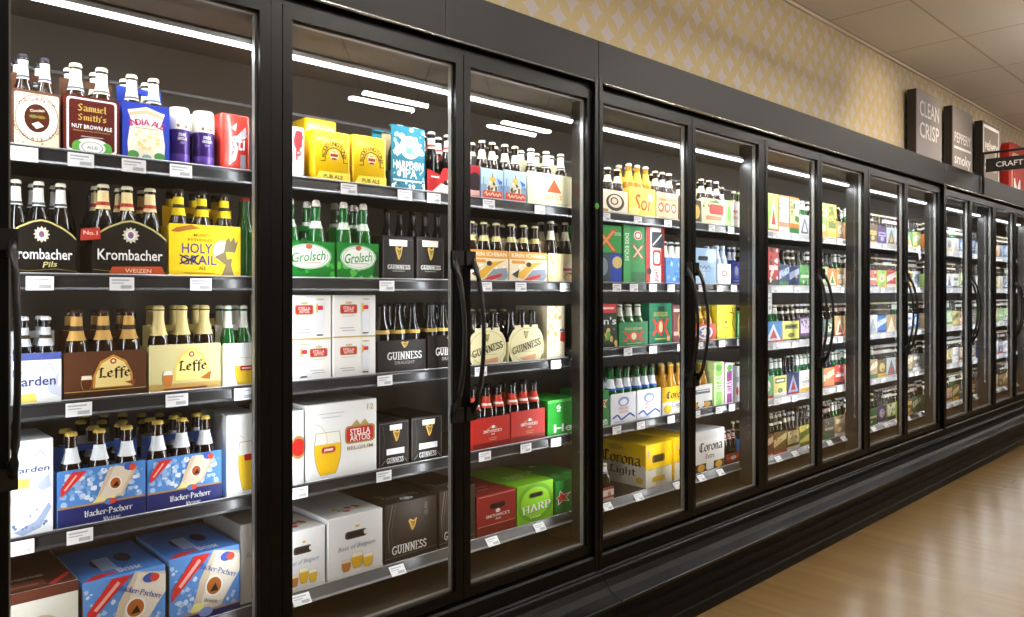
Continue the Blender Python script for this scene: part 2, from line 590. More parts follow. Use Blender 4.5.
GLASS = glass_material()
FLOOR = mat('vinyl_plank_floor', '#a98356', .2, nodes=floor_nodes)
WALLPAPER = mat('star_wallpaper', '#b79f70', .6, nodes=wallpaper)
CEIL = mat('ceiling_tiles', '#cbbda9', .8, nodes=ceiling_nodes)
PAINT = mat('beige_paint', '#a89880', .7)

# ------------------------------------------------------------------ the room
ZC = 3.72
RX0, RX1, RY0, RY1 = -5.0, 24.0, -8.0, 0.62


def struct(name, box, m):
    b = MB()
    b.box(*box, m)
    return tag(b.build(name), kind='structure')


struct('floor', (RX0, RY0, -.1, RX1, RY1, 0), FLOOR)
struct('ceiling', (RX0, RY0, ZC, RX1, RY1, ZC + .1), CEIL)
struct('wall_rear', (RX0, RY1, -.1, RX1, RY1 + .1, ZC + .1), WALLPAPER)
struct('wall_opposite', (RX0, RY0 - .1, -.1, RX1, RY0, ZC + .1), PAINT)
struct('wall_near', (RX0 - .1, RY0 - .1, -.1, RX0, RY1 + .1, ZC + .1), PAINT)
struct('wall_far', (RX1, RY0 - .1, -.1, RX1 + .1, RY1 + .1, ZC + .1), PAINT)
struct('trim_1', (RX0, RY1 - .022, ZC - .022, RX1, RY1, ZC), mat('ceiling_angle', '#cfc2b0', .5))

# ------------------------------------------------------------------ the coolers
PAIRS = [(-.37, .320, 1.017), (1.017, 1.728, 2.454), (2.454, 3.180, 3.884), (3.884, 4.584, 5.304), (5.304, 6.03, 6.80),
         (6.885, 7.59, 8.32), (8.32, 9.06, 9.78), (9.78, 10.5, 11.22)]
CASES = [('refrigerated_case', 'nearest black glass-door cooler, with a round green sticker on its end post', 0, 2, -.37, 2.452),
         ('refrigerated_case', 'middle black cooler of six glass doors, between the green sticker and the framed signs', 2, 5, 2.456, 6.838),
         ('refrigerated_case', 'farthest black glass-door cooler, under the black blade sign', 5, 8, 6.842, 11.25)]
DZ0, DZ1 = .412, 2.365            # door bottom and top
GZ0, GZ1 = .448, 2.328
ROWS_A = [1.881, 1.555, 1.223, .888, .543]
ROWS_B = [1.881, 1.555, 1.250, .888, .543]
ROWS_C = [1.881, 1.551, 1.206, .868, .518]


def rows_of(pair):
    return ROWS_A if pair < 2 else ROWS_B if pair == 2 else ROWS_C


BASE = [(.05, .40), (-.022, .40), (-.03, .392), (-.03, .338), (-.036, .331), (-.052, .331), (-.058, .326), (-.066, .305), (-.082, .280), (-.105, .262), (-.135, .250), (-.150, .246),
        (-.155, .238), (-.150, .226), (-.128, .214), (-.128, .178), (-.142, .174), (-.142, .158), (-.125, .152), (-.125, .118), (-.138, .114), (-.138, .098), (-.121, .092), (-.121, .055), (-.130, .050), (-.130, .002), (.05, .002)]

for cname, clabel, pa, pb, X0, X1 in CASES:
    root = empty(cname, (X0, 0, 0))
    tag(root, clabel, 'cooler', 'black glass-door coolers along the wall')

    def part(b, name, parent=root, x0=X0):
        o = b.build(name, parent)
        if parent is root:
            o.matrix_parent_inverse.identity()
            o.location = (-x0, 0, 0)
        return o
    # liner: back, top, bottom and the two ends
    b = MB()
    b.box(X0, .575, .40, X1, .605, 2.40, LINER)
    b.box(X0, .02, 2.345, X1, .605, 2.40, LINER)
    b.box(X0, .02, .36, X1, .605, .425, mat('liner_floor', '#3a3128', .35))
    if pa == 0:
        b.box(X0, .03, .36, X0 + .012, .605, 2.40, DIVIDER)
    if pb == 8:
        b.box(X1 - .012, .03, .36, X1, .605, 2.40, DIVIDER)
    part(b, 'liner')
    b = MB()
    b.box(X0, -.03, 2.405, X1, -.005, 2.578, HEADER)
    b.box(X0, -.005, 2.405, X1, .60, 2.43, HEADER)
    if pa == 0:
        b.box(1.633, -.0315, 2.405, 1.640, -.029, 2.578, mat('seam_black', '#060606', .6))
    part(b, 'header')
    b = MB()
    b.tube([(X0 + .03, -.03, 2.4), (X1 - .03, -.03, 2.4)], .007, CHROME, 10)
    part(b, 'chrome_trim')
    b = MB()
    b.box(X0, -.004, 2.335, X1, .06, 2.404, BLACK_FRAME)
    part(b, 'top_rail')
    b = MB()
    b.sweep_x(BASE, X0, X1, BUMPER)
    part(b, 'bumper_base')
    b = MB()
    b.tube([(X0 + .004, -.0545, .3315), (X1 - .004, -.0545, .3315)], .0028, EDGE, 6)  # added strips stand in for the highlight along the ledge edges
    b.tube([(X0 + .004, -.1545, .243), (X1 - .004, -.1545, .243)], .0030, EDGE, 6)
    part(b, 'edge_highlight')
    for xe in (X0 + .002, X1 - .002):                       # end posts
        b = MB()
        b.box(xe - (.0 if xe < X0 + .1 else .02), -.032, .33, xe + (.02 if xe < X0 + .1 else .0), .03, 2.42, BLACK_FRAME)
        part(b, 'end_post')
    if pa == 0:
        b = MB()
        xs, zs = at(589.5, 205, -.034)
        b.add([(xs + .013 * math.cos(a), -.0335, zs + .013 * math.sin(a)) for a in [i * PI / 10 for i in range(20)]] +
              [(xs + .013 * math.cos(a), -.0318, zs + .013 * math.sin(a)) for a in [i * PI / 10 for i in range(20)]],
              [tuple(range(20)), tuple(range(39, 19, -1))] + [(i, 20 + i, 20 + (i + 1) % 20, (i + 1) % 20) for i in range(20)], mat('sticker_green', '#4fae35', .4))
        o = part(b, 'sticker')
        o['label'] = 'round green sticker'
        o.location.x -= (xs - 2.44)
    for p in range(pa, pb):
        P0, PM, P1 = PAIRS[p]
        rz = rows_of(p)
        if p > pa:
            b = MB()
            b.box(P0 - .017, -.012, DZ0, P0 + .017, .05, DZ1, BLACK_FRAME)
            part(b, 'mullion')
        b = MB()
        b.box(PM - .012, .03, DZ0, PM + .012, .05, DZ1, BLACK_FRAME)
        part(b, 'mullion')
        if p > 0:
            b = MB()
            xl = P0 - .014 if p > pa else X0 + .001
            b.box(xl, .05, .425, xl + .028, .127, 2.345, DIVIDER)
            part(b, 'post_return')
        a, c = (P0 + .056 if p > pa else X0 + .014), (P1 + .054 if p < pb - 1 else X1 - .002 if pb < 8 else X1 - .014)
        if p == pa and p:
            a = X0 + .002
        for z in rz:
            b = MB()
            b.box(a, .145, z - .020, c, .56, z, SHELF)
            b.box(a, .145, z - .036, c, .160, z - .020, SHELF)
            s = part(b, 'shelf')
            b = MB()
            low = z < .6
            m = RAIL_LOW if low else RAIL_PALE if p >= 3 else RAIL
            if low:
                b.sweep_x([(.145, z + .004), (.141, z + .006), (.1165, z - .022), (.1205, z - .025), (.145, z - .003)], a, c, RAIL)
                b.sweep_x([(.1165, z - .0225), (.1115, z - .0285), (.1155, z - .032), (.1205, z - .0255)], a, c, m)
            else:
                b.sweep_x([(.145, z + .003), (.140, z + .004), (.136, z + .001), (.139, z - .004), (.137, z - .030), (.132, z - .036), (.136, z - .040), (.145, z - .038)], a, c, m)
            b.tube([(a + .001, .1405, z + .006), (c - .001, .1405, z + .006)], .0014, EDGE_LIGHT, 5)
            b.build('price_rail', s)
        b = MB()
        b.box(a, .574, 2.19, c, .570, 2.20, CHROME)
        part(b, 'back_rail')
        b = MB()
        b.sweep_x([(.10, 2.275), (.10, 2.262), (.135, 2.262), (.135, 2.285), (.12, 2.29)], a, c, mat('lamp_housing', '#8d8a86', .4))
        s = part(b, 'light_bar')
        b = MB()
        b.sweep_x([(.104, 2.2615), (.103, 2.255), (.108, 2.250), (.118, 2.250), (.122, 2.255), (.122, 2.2615)], a + .01, c - .01, TUBE)
        b.build('light_tube', s)
        # doors
        for side in (0, 1):
            x0, x1 = (P0 + .019, PM - .002) if side == 0 else (PM + .002, P1 - .019)
            if p == 4 and side == 1:
                x1 = P1 - .03
            g0, g1 = x0 + .030, x1 - .034
            b = MB()
            for bx in ((x0, DZ0, g0, DZ1), (g1, DZ0, x1, DZ1), (g0, DZ0, g1, GZ0), (g0, GZ1, g1, DZ1)):
                b.box(bx[0], -.014, bx[1], bx[2], .026, bx[3], BLACK_FRAME)
            d = part(b, 'door')
            b = MB()
            b.box(g0, .000, GZ0, g1, .004, GZ1, GLASS)
            b.build('glass_pane', d)
            b = MB()
            t = .007
            for bx in ((g0, GZ0, g0 + t, GZ1), (g1 - t, GZ0, g1, GZ1), (g0 + t, GZ0, g1 - t, GZ0 + t), (g0 + t, GZ1 - t, g1 - t, GZ1)):
                b.box(bx[0], .0045, bx[1], bx[2], .022, bx[3], GASKET)
            b.build('gasket', d)
            b = MB()
            hx = x1 - .048 if side == 0 else x0 + .036
            pts, rr = [], []
            for k in range(15):
                s_ = k / 14
                pts.append((hx, -.012 - .068 * math.sin(PI * s_) ** .6, 1.075 + .56 * s_))
                rr.append(.0110 - .0035 * math.sin(PI * s_))
            b.tube(pts, rr, BLACK_METAL, 8)
            b.box(hx - .011, -.024, 1.05, hx + .011, -.0145, 1.115, BLACK_METAL)
            b.box(hx - .011, -.024, 1.595, hx + .011, -.0145, 1.66, BLACK_METAL)
            for zz in (1.05, 1.61):
                b.box(min(hx - .011, x1 - .03 if side == 0 else x0 + .004), -.0235, zz, max(hx + .011, x1 - .004 if side == 0 else x0 + .03), -.0143, zz + .05, BLACK_METAL)
            b.build('handle', d)

# ------------------------------------------------------------------ bottles, cans and cartons
YF = .158                                   # front of the goods on a shelf
ORD = ['first', 'second', 'third', 'fourth', 'fifth', 'sixth', 'seventh', 'eighth', 'ninth', 'tenth', 'eleventh', 'twelfth', 'thirteenth']
SHELFNAME = ['top shelf', 'second shelf', 'middle shelf', 'fourth shelf', 'bottom shelf']

BROWN = mat('brown_glass', '#1f0f07', .08, coat=.5)
GREEN = mat('green_glass', '#0d5c22', .07, coat=.5)
AMBER = mat('golden_beer_glass', '#b07c1e', .08, coat=.5)
DARKG = mat('black_glass', '#0c0a0a', .07, coat=.5)
STEEL = mat('can_aluminium', '#c9cbd0', .25, 1.0)
NECK = [(.0130, .182), (.0128, .205), (.0126, .222)]


# kind: glass, cap colour, neck label (from, to, colour) or None, words, shoulder style
BOTTLES = {
    'cap_stout': (BROWN, '#20202c', (.168, .214, '#e9e6dc'), 'brown bottle with cream neck label and black cap'),
    'foil_white': (BROWN, '#ede6c8', (.160, .224, '#efe9cf'), 'brown bottle with cream foil top'),
    'white_neck': (DARKG, '#e6e2cf', (.168, .212, '#f0eee9'), 'dark bottle with white neck label'),
    'red_neck': (DARKG, '#e8e0c0', (.166, .212, '#f1d9a2'), 'dark bottle with cream-red neck'),
    'yellow_neck': (BROWN, '#2c2419', (.160, .208, '#f0d023'), 'brown bottle with yellow neck label'),
    'wheat': (DARKG, '#e2e2ea', (.150, .200, '#c9ced6'), 'dark bottle with pale lettered neck'),
    'gold_stripe': (BROWN, '#3a2417', (.150, .212, '#c59a55'), 'brown bottle with gold neck label'),
    'gold_foil': (BROWN, '#d8c27c', (.150, .216, '#dcc98c'), 'brown bottle with pale gold neck label'),
    'green_white': (GREEN, '#dfe4dc', (.165, .222, '#ecefe9'), 'green bottle with white neck foil'),
    'blue_neck': (BROWN, '#c7a952', (.152, .190, '#dfe3ea'), 'brown bottle with gold cap and white label'),
    'swing': (GREEN, '#e9d9d4', (.150, .172, '#dfe8df'), 'green swing-top bottle with white stopper'),
    'plain_green': (GREEN, '#b03a34', None, 'plain green bottle'),
    'red_white': (DARKG, '#c9b7ae', (.165, .205, '#e7cfc6'), 'dark bottle with pale red neck label'),
    'stout': (DARKG, '#11111a', (.128, .140, '#c9a85c'), 'black bottle with a gold band'),
    'dark_plain': (DARKG, '#2c2b22', None, 'plain dark bottle'),
    'gold_neck': (BROWN, '#d9cf9c', (.155, .176, '#e3d89a'), 'brown bottle with narrow cream neck band'),
    'red_band': (DARKG, '#1c1a1a', (.148, .190, '#c4402f'), 'dark bottle with red and white neck label'),
    'cream_neck': (BROWN, '#d9cfb4', (.158, .192, '#ece4cc'), 'brown bottle with cream neck label'),
    'sun': (AMBER, '#d9d9d0', (.150, .195, '#f2d34a'), 'golden bottle with yellow neck label'),
    'blue_white': (GREEN, '#1d3a2a', (.138, .185, '#e6ebf2'), 'green bottle with white-blue neck label'),
    'lager': (AMBER, '#c9b05a', None, 'clear bottle of golden beer'),
    'silver_neck': (BROWN, '#cfd3d8', (.140, .205, '#dcdccf'), 'bottle with silver and cream neck label'),
    'ice': (mat('pale_blue_glass', '#b9cfe4', .1, coat=.4), '#e3e9f0', (.15, .2, '#dfe9f5'), 'pale bottle with white neck'),
    'navy': (mat('navy_glass', '#1d2a7a', .1, coat=.4), '#e0e4ee', (.15, .2, '#dfe3f0'), 'blue bottle with white neck'),
}
PROTO, N_BOTTLES = {}, [0]


def bottle_profile(kind):
    if kind == 'swing':
        return [(.026, 0), (.0305, .006), (.0305, .118), (.027, .142), (.0165, .165), (.0140, .190), (.0145, .205), (.0150, .212), (.012, .216)]
    if kind in ('stout', 'dark_plain'):
        return [(.026, 0), (.0300, .006), (.0300, .125), (.0270, .146), (.0165, .175), (.0135, .205), (.0150, .210), (.0150, .217), (.0135, .222)]
    return [(.026, 0), (.0305, .006), (.0305, .122), (.0285, .140), (.0195, .163), (.0148, .185), (.0136, .212), (.0150, .215), (.0150, .220), (.0135, .222)]


def radius_at(prof, z):
    for (r0, z0), (r1, z1) in zip(prof, prof[1:]):
        if z0 <= z <= z1:
            return r0 + (r1 - r0) * (z - z0) / max(z1 - z0, 1e-6)
    return prof[-1][0]


def bottle(kind, loc, h, s, label, group):
    """one bottle: glass with its cap and its neck label as parts"""
    if kind not in PROTO:
        g, cap, nk, _w = BOTTLES[kind]
        prof = bottle_profile(kind)
        b = MB()
        b.lathe(prof, g, 14)
        o = b.build('beer_bottle')
        b = MB()
        if kind == 'swing':
            b.lathe([(.0125, .2165), (.0140, .219), (.0140, .231), (.009, .236)], cap, 12)
            b.tube([(.0152, 0, .195), (.019, 0, .214), (.012, 0, .233)], .0012, STEEL, 5)
            b.tube([(-.0152, 0, .195), (-.019, 0, .214), (-.012, 0, .233)], .0012, STEEL, 5)
        else:
            b.lathe([(.0160, .2195), (.0162, .223), (.0135, .2285), (.006, .230)], cap, 14)
        b.build('cap', o)
        if nk:
            b = MB()
            zz = [nk[0] + (nk[1] - nk[0]) * i / 5 for i in range(6)]
            e = .0006
            b.lathe([(radius_at(prof, z) + e, z) for z in zz], nk[2], 14, caps=False)
            if kind in ('red_neck', 'red_white', 'red_band'):
                b.lathe([(radius_at(prof, z) + 2 * e, z) for z in (zz[1], zz[2])], '#b5382c' if kind != 'red_band' else '#e5dedb', 14, caps=False)
            if kind in ('yellow_neck', 'wheat', 'gold_stripe'):
                b.lathe([(radius_at(prof, z) + 2 * e, z) for z in (zz[2], zz[3])], '#3b2d1a', 14, caps=False)
            if kind in ('white_neck', 'foil_white', 'cap_stout'):
                b.lathe([(radius_at(prof, z) + 2 * e, z) for z in (nk[0] + .003, nk[0] + .009)], '#4b5360', 14, caps=False)
            if kind == 'blue_white':
                b.lathe([(radius_at(prof, z) + 2 * e, z) for z in (zz[0], zz[1])], '#3f63c4', 14, caps=False)
            b.build('neck_label', o)
        PROTO[kind] = o
        c = o
        c.location = loc
        c.scale = (s, s, h / .230)
    else:
        c = copy_tree(PROTO[kind], loc, (s, s, h / .230))
    N_BOTTLES[0] += 1
    tag(c, label, 'bottle', group)
    return c


def trayart(b, art, w, h, d, faces=None):
    decals(b, lambda x, z, e: (x - w / 2, -d / 2 - e, z), art, w, h, faces or (0.0, 1.0))


def basket(w, h, d, color, art, outline=None, handle=True, inside=None):
    """open six-pack carrier: printed walls, floor, middle divider with a grip"""
    b = MB()
    t = .0025
    hs = h * .96
    inner = inside or color
    if outline:
        pts = [(u * w - w / 2, v * h) for u, v in outline]
        b.slab(pts, -d / 2, -d / 2 + t, color)
        hs = h * .55
    else:
        b.box(-w / 2, -d / 2, 0, w / 2, -d / 2 + t, h, color)
    b.box(-w / 2, d / 2 - t, 0, w / 2, d / 2, h * .96, color)
    b.box(-w / 2, -d / 2 + t, 0, -w / 2 + t, d / 2 - t, hs, color)
    b.box(w / 2 - t, -d / 2 + t, 0, w / 2, d / 2 - t, hs, color)
    b.box(-w / 2 + t, -d / 2 + t, 0, w / 2 - t, d / 2 - t, .002, color)
    if handle:
        zt = h + .055
        b.box(-w / 2 + t, -t / 2, .002, w / 2 - t, t / 2, h * .98, inner)
        b.box(-w / 2 + t, -t / 2, h * .98, -w * .22, t / 2, zt, inner)
        b.box(w * .22, -t / 2, h * .98, w / 2 - t, t / 2, zt, inner)
        b.box(-w * .22, -t / 2, zt - .018, w * .22, t / 2, zt, inner)
    trayart(b, art, w, h, d, (-.17, 1.0) if outline else None)
    return b


POSX = {1: [''], 2: ['left', 'right'], 3: ['left', 'middle', 'right'], 4: ['far left', 'left', 'right', 'far right']}
SHORTS = {}          # (door, shelf) -> [(px, short)]


def place(door, row, x0, x1, yt, Y=YF):
    """where a thing stands: centre X, shelf height, width and height"""
    pair = door // 2
    zs = rows_of(pair)[row - 1] + .0005
    Xa, Xb = at(x0, 0, Y)[0], at(x1, 0, Y)[0]
    if door == 5:
        Xb = min(Xb, 3.936)
    h = at((x0 + x1) / 2, yt, Y)[1] - zs
    if row > 1:
        h = min(h, rows_of(pair)[row - 2] - zs - .042)
    return (Xa + Xb) / 2, zs, Xb - Xa - .003, h


def note(door, row, px, short):
    SHORTS.setdefault((door, row), []).append((px, short))


def carrier(door, row, x0, x1, yt, color, art, short, label, bk, nx=3, bt=None, d=.128, outline=None, back=True, name='bottle_carrier', bh=None, inside=None, Y=YF, handle=True, group=None, rear_kind=None):
    X, zs, w, h = place(door, row, x0, x1, yt, Y)
    b = basket(w, h, d, color, art, outline, handle, inside)
    o = b.build(name, None, (X, Y + d / 2, zs))
    tag(o, label, 'bottle carrier', group)
    note(door, row, (x0 + x1) / 2, short)
    if bk is None:
        return
    hb = bh or (at((x0 + x1) / 2, bt, Y + .03)[1] - zs - .003 if bt else .230)
    hb = min(max(hb, h + .03), .275)
    pw = (w - .008) / nx
    s = min(1.0, (pw - .0015) / .061, (d / 2 - .004) / .0612)
    words = BOTTLES[bk][3]
    for j in range(2 if back else 1):
        for i in range(nx):
            px = X - w / 2 + .004 + pw * (i + .5)
            side = ('front', 'back')[j]
            pos = (side + ' ' + POSX[nx][i]).strip()
            bottle(bk, (px, Y + d * (.26 if j == 0 else .74), zs + .0025), hb, s, '%s, %s in the %s' % (words, pos, short), 'bottles in the ' + short)


def carton(door, row, x0, x1, yt, color, art, short, label, d=.13, top=None, topart=None, leftart=None, dz=0, Y=YF, name='beer_carton', round_=0, group=None, h=None, cat='carton'):
    X, zs, w, h0 = place(door, row, x0, x1, yt, Y)
    h = h or h0 - dz
    b = MB()
    if round_:
        b.rbox(-w / 2, -d / 2, 0, w / 2, d / 2, h, round_, mat('film_' + color.strip('#'), color, .28, coat=.3))
        w2 = w - 2 * round_
        decals(b, lambda x, z, e: (x - w2 / 2, -d / 2 - e, z), art, w2, h, (-.06, 1.06))
    else:
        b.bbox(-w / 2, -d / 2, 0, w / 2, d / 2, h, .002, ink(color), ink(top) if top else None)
        decals(b, lambda x, z, e: (x - w / 2, -d / 2 - e, z), art, w, h)
        if topart:
            decals(b, lambda x, y, e: (x - w / 2, -d / 2 + y, h + e), topart, w, d)
        if leftart:
            decals(b, lambda x, z, e: (-w / 2 - e, d / 2 - x, z), leftart, d, h)
    o = b.build(name, None, (X, Y + d / 2, zs + dz))
    tag(o, label, cat, group)
    if dz == 0:
        note(door, row, (x0 + x1) / 2, short)
    return o, w, h


def loose(door, row, x, yt, bk, label, Y=YF, s=1.0, group=None):
    X, zs, _w, h = place(door, row, x - 5, x + 5, yt, Y)
    bottle(bk, (X, Y + .032, zs), min(h, .28), s, label, group)


# ---- door one -----------------------------------------------------------------
CR = '#e9dcc0'
carrier(1, 1, 12, 61, 91, '#6b4534', [('rr', .03, .03, .97, .95, .05, CR), ('spots', 26, 3, .02, ['#c9a98a', '#b98f70'], (.08, .06, .92, .92)), ('e', .5, .53, .46, .41, '#f3ead6'), ('ring', .5, .53, .46, .41, .04, '#8a5a3c'),
        ('e', .5, .53, .27, .245, '#4a1f14'), ('arc', 'ORGANIC', .5, .53, .33, .075, '#6b3b26', 135, 45), ('arc', 'CHOCOLATE STOUT', .5, .53, .365, .055, '#6b3b26', 195, 345),
        ('t', 'Chocolate', .5, .66, .05, CR, .3, .15), ('e', .42, .55, .09, .03, '#6d7a35'), ('e', .58, .55, .09, .03, '#8a6a2c'), ('p', [(.38, .42), (.52, .47), (.64, .40), (.48, .34)], '#efe6d2')],
        'chocolate stout carrier', 'brown four-bottle carrier with round cream chocolate stout emblem, beside the tall door handle', 'cap_stout', 2, 56, inside='#5d3a2a')
carrier(1, 1, 63, 120, 97, '#5c1f17', [('rr', .05, .05, .95, .96, .06, '#f3eef0'), ('rr', .09, .08, .91, .93, .05, '#571a14'), ('b', 'Samuel', .5, .80, .13, '#d8b65e', .52), ('b', "Smith's", .5, .63, .13, '#d8b65e', .52),
        ('t', 'NUT BROWN ALE', .5, .475, .07, '#ffffff', .72), ('t', 'Brewed at the old brewery', .5, .40, .03, '#c9a35c', .66), ('e', .5, .12, .34, .17, '#eef0e8'), ('e', .24, .12, .1, .11, '#5fae4a'), ('e', .76, .12, .1, .11, '#5fae4a'),
        ('e', .5, .13, .24, .12, '#f5f5f2'), ('ring', .5, .13, .2, .1, .12, '#a8adb0'), ('t', 'ALE', .5, .13, .05, '#8a8f96', .2), ('r', .3, .30, .7, .315, '#b9b3b0')],
        'nut brown ale carrier', 'maroon four-bottle carrier of nut brown ale with a white border and gold lettering', 'foil_white', 2, 66, inside='#6b4a3a')
carrier(1, 1, 122, 170, 104, '#2b3fa8', [('p', [(.12, .05), (.88, .05), (.90, .3), (.83, .7), (.9, .86), (.7, .9), (.5, .95), (.3, .9), (.1, .86), (.17, .7), (.10, .3)], '#f2ead8'), ('p', [(.14, .82), (.5, .9), (.86, .82), (.86, .76), (.5, .83), (.14, .76)], '#d3b795'),
        ('arc', 'INDIA ALE', .5, -.1, .78, .11, '#b3247e', 110, 70), ('spots', 14, 5, .035, ['#e8d78c', '#e3d08a'], (.25, .16, .75, .52)), ('e', .22, .1, .12, .07, '#4f8f4a'), ('e', .78, .1, .12, .07, '#4f8f4a'), ('e', .5, .07, .1, .05, '#8fb0a0'), ('r', .25, .56, .75, .575, '#b9a88c')],
        'india ale carrier', 'royal blue four-bottle carrier of india ale with a cream label', 'foil_white', 2, 77, inside='#3049b5')


def can_pair(door, row, xs, yt, short, label):
    root = None
    for i, (x0, x1) in enumerate(xs):
        X, zs, w, h = place(door, row, x0, x1, yt + 4 * i)
        if root is None:
            root = empty('can_pack', (X, YF + w / 2, zs))
            tag(root, label, 'can pack')
            note(door, row, (xs[0][0] + xs[-1][1]) / 2, short)
            X0 = X
        r = w / 2
        for j in range(2):
            b = MB()
            prof = [(r * .8, 0), (r, .008), (r, h * .62)]
            b.lathe(prof, mat('can_purple', '#3f2470', .3, .3), 18, caps=True)
            b.lathe([(r, h * .62), (r, h - .012), (r * .93, h - .003), (r * .86, h)], mat('can_cream', '#ece6dc', .35), 18, caps=True)
            b.lathe([(r * .8, .0), (r * 1.002, .008), (r * 1.002, h * .2)], mat('can_violet', '#6a4aa8', .3, .3), 18, caps=False)
            bend = lambda x, z, e: (( r + e + .0004) * math.sin((x - .5) * 2.0), -(r + e + .0004) * math.cos((x - .5) * 2.0), z * h)
            cb = MB()
            decals(cb, lambda x, z, e: bend(x, z, e), [('t', 'DOUBLE', .5, .53, .055, '#f3f0f5', .34), ('t', 'CHOCOLATE', .5, .46, .05, '#f3f0f5', .44), ('t', 'STOUT', .5, .39, .035, '#cdb6e8', .2), ('e', .3, .68, .07, .03, '#8a6b4a'), ('e', .68, .67, .06, .03, '#8a6b4a')], 1, 1)
            o = b.build('can', root, (X - X0, j * w, 0))
            if j == 0:
                cb.build('lettering', o)
    b = MB()
    X1 = at((xs[1][0] + xs[1][1]) / 2, 0, YF)[0] - X0
    b.box(-.02, w * .02, h * .60, X1 + .02, w * .98, h * .64, mat('pack_ring', '#8f86d8', .3))
    b.build('pack_ring', root)


can_pair(1, 1, ((171.5, 193.5), (196, 218)), 107, 'purple double chocolate cans', 'pack of tall cream and purple double chocolate cans on the top shelf')
carton(1, 1, 220, 251, 114, '#d63a2c', [('r', 0, 0, 1, .04, '#b82a20'), ('p', [(.95, .8), (.55, .62), (.35, .45), (.5, .4), (.28, .22), (.2, .1), (.5, .2), (.62, .4), (.5, .5), (1, .62)], '#c9c5ca'), ('t', 'Sti', .62, .5, .26, '#f6f2f2', .6, .15, .2), ('r', .70, .05, .95, .3, '#8f8a92'), ('p', [(.3, .75), (.55, .85), (.5, .7)], '#eadfe0')],
       'red lager can pack', 'red can pack with a white script emblem, end of the top shelf by the post', d=.13, round_=.012, name='can_pack', cat='can pack')

ARCH = [(0, 0), (1, 0), (1, .68), (.93, .76), (.8, .87), (.62, .97), (.5, 1), (.38, .97), (.2, .87), (.07, .76), (0, .68)]
ARCL = [(0, .66), (.07, .74), (.2, .85), (.38, .95), (.5, .98), (.62, .95), (.8, .85), (.93, .74), (1, .66)]


def krom(extra):
    return [('line', ARCL, .03, '#c9b878'), ('r', 0, .03, 1, .05, '#b7a560'), ('star', .5, .73, .12, .15, 12, .72, '#d9d2bd'), ('e', .5, .73, .065, .08, '#f2efe4'), ('e', .5, .73, .04, .06, '#5b6fae'), ('e', .5, .74, .02, .03, '#c04a3a'),
            ('t', 'Krombacher', .5, .38, .19, '#f6f4f2', .88), ('line', [(0, .12), (.3, .08), (.7, .12), (1, .08)], .012, '#8d7d4c')] + extra


carrier(1, 2, 4, 77, 219, '#17130f', krom([('t', 'Pils', .62, .2, .1, '#d9c98a', .2, .1, .3)]), 'black arched carrier at the handle', 'black arched six-pack carrier with gold rim and white lettering, partly behind the tall door handle', 'white_neck', 3, 181, outline=ARCH, handle=False)
carrier(1, 2, 92, 167, 220, '#1a1510', krom([('p', [(.2, .03), (.98, .03), (.93, .19), (.25, .17)], '#c4522a'), ('t', 'WEIZEN', .6, .105, .07, '#f4d9b8', .36), ('p', [(-.16, .6), (.1, .64), (.09, .84), (-.15, .8)], '#b8392c'), ('t', 'No.1', -.03, .74, .07, '#f2d9d0', .18)]),
        'red-tagged arched carrier', 'black arched six-pack carrier with an orange stripe and a red tag', 'red_neck', 3, 186, outline=ARCH, handle=False)
carrier(1, 2, 168.5, 241, 225, '#f2cb1d', [('p', [(.02, .85), (.1, .93), (.3, .99), (.42, .93), (.3, .9), (.12, .84)], '#a8662c'), ('t', 'MONTY', .45, .80, .055, '#6b5416', .24), ('t', "PYTHON'S", .42, .71, .055, '#6b5416', .34), ('t', 'HOLY', .38, .55, .19, '#4b3f86', .42), ('t', 'GRAIL', .4, .33, .18, '#4b3f86', .5), ('line', [(.14, .42), (.4, .25)], .03, '#2d2a3a'), ('line', [(.14, .25), (.4, .42)], .03, '#2d2a3a'),
        ('t', 'ALE', .45, .18, .06, '#6b5416', .1), ('e', .72, .52, .12, .2, '#fdf7cf'), ('p', [(.62, .4), (.75, .5), (.78, .72), (.83, .78), (.85, .7), (.9, .8), (.92, .68), (.96, .72), (.93, .55), (.88, .42), (.86, .25), (.9, .05), (.72, .05), (.78, .25)], '#7a6a4a'), ('p', [(.78, .5), (.9, .5), (.87, .38), (.8, .36)], '#e8c53c'), ('r', .2, .08, .62, .095, '#b58f1a')],
        'yellow grail ale carrier', 'bright yellow six-pack carrier with purple lettering and a crowned goblet', 'yellow_neck', 3, 191, inside='#e3bb1a')
loose(1, 2, 250, 197, 'plain_green', 'plain green bottle at the shelf end, front one beside the yellow grail ale carrier', s=.8)
loose(1, 2, 247, 197, 'plain_green', 'plain green bottle at the shelf end, standing behind the front green one', Y=YF + .085, s=.8)

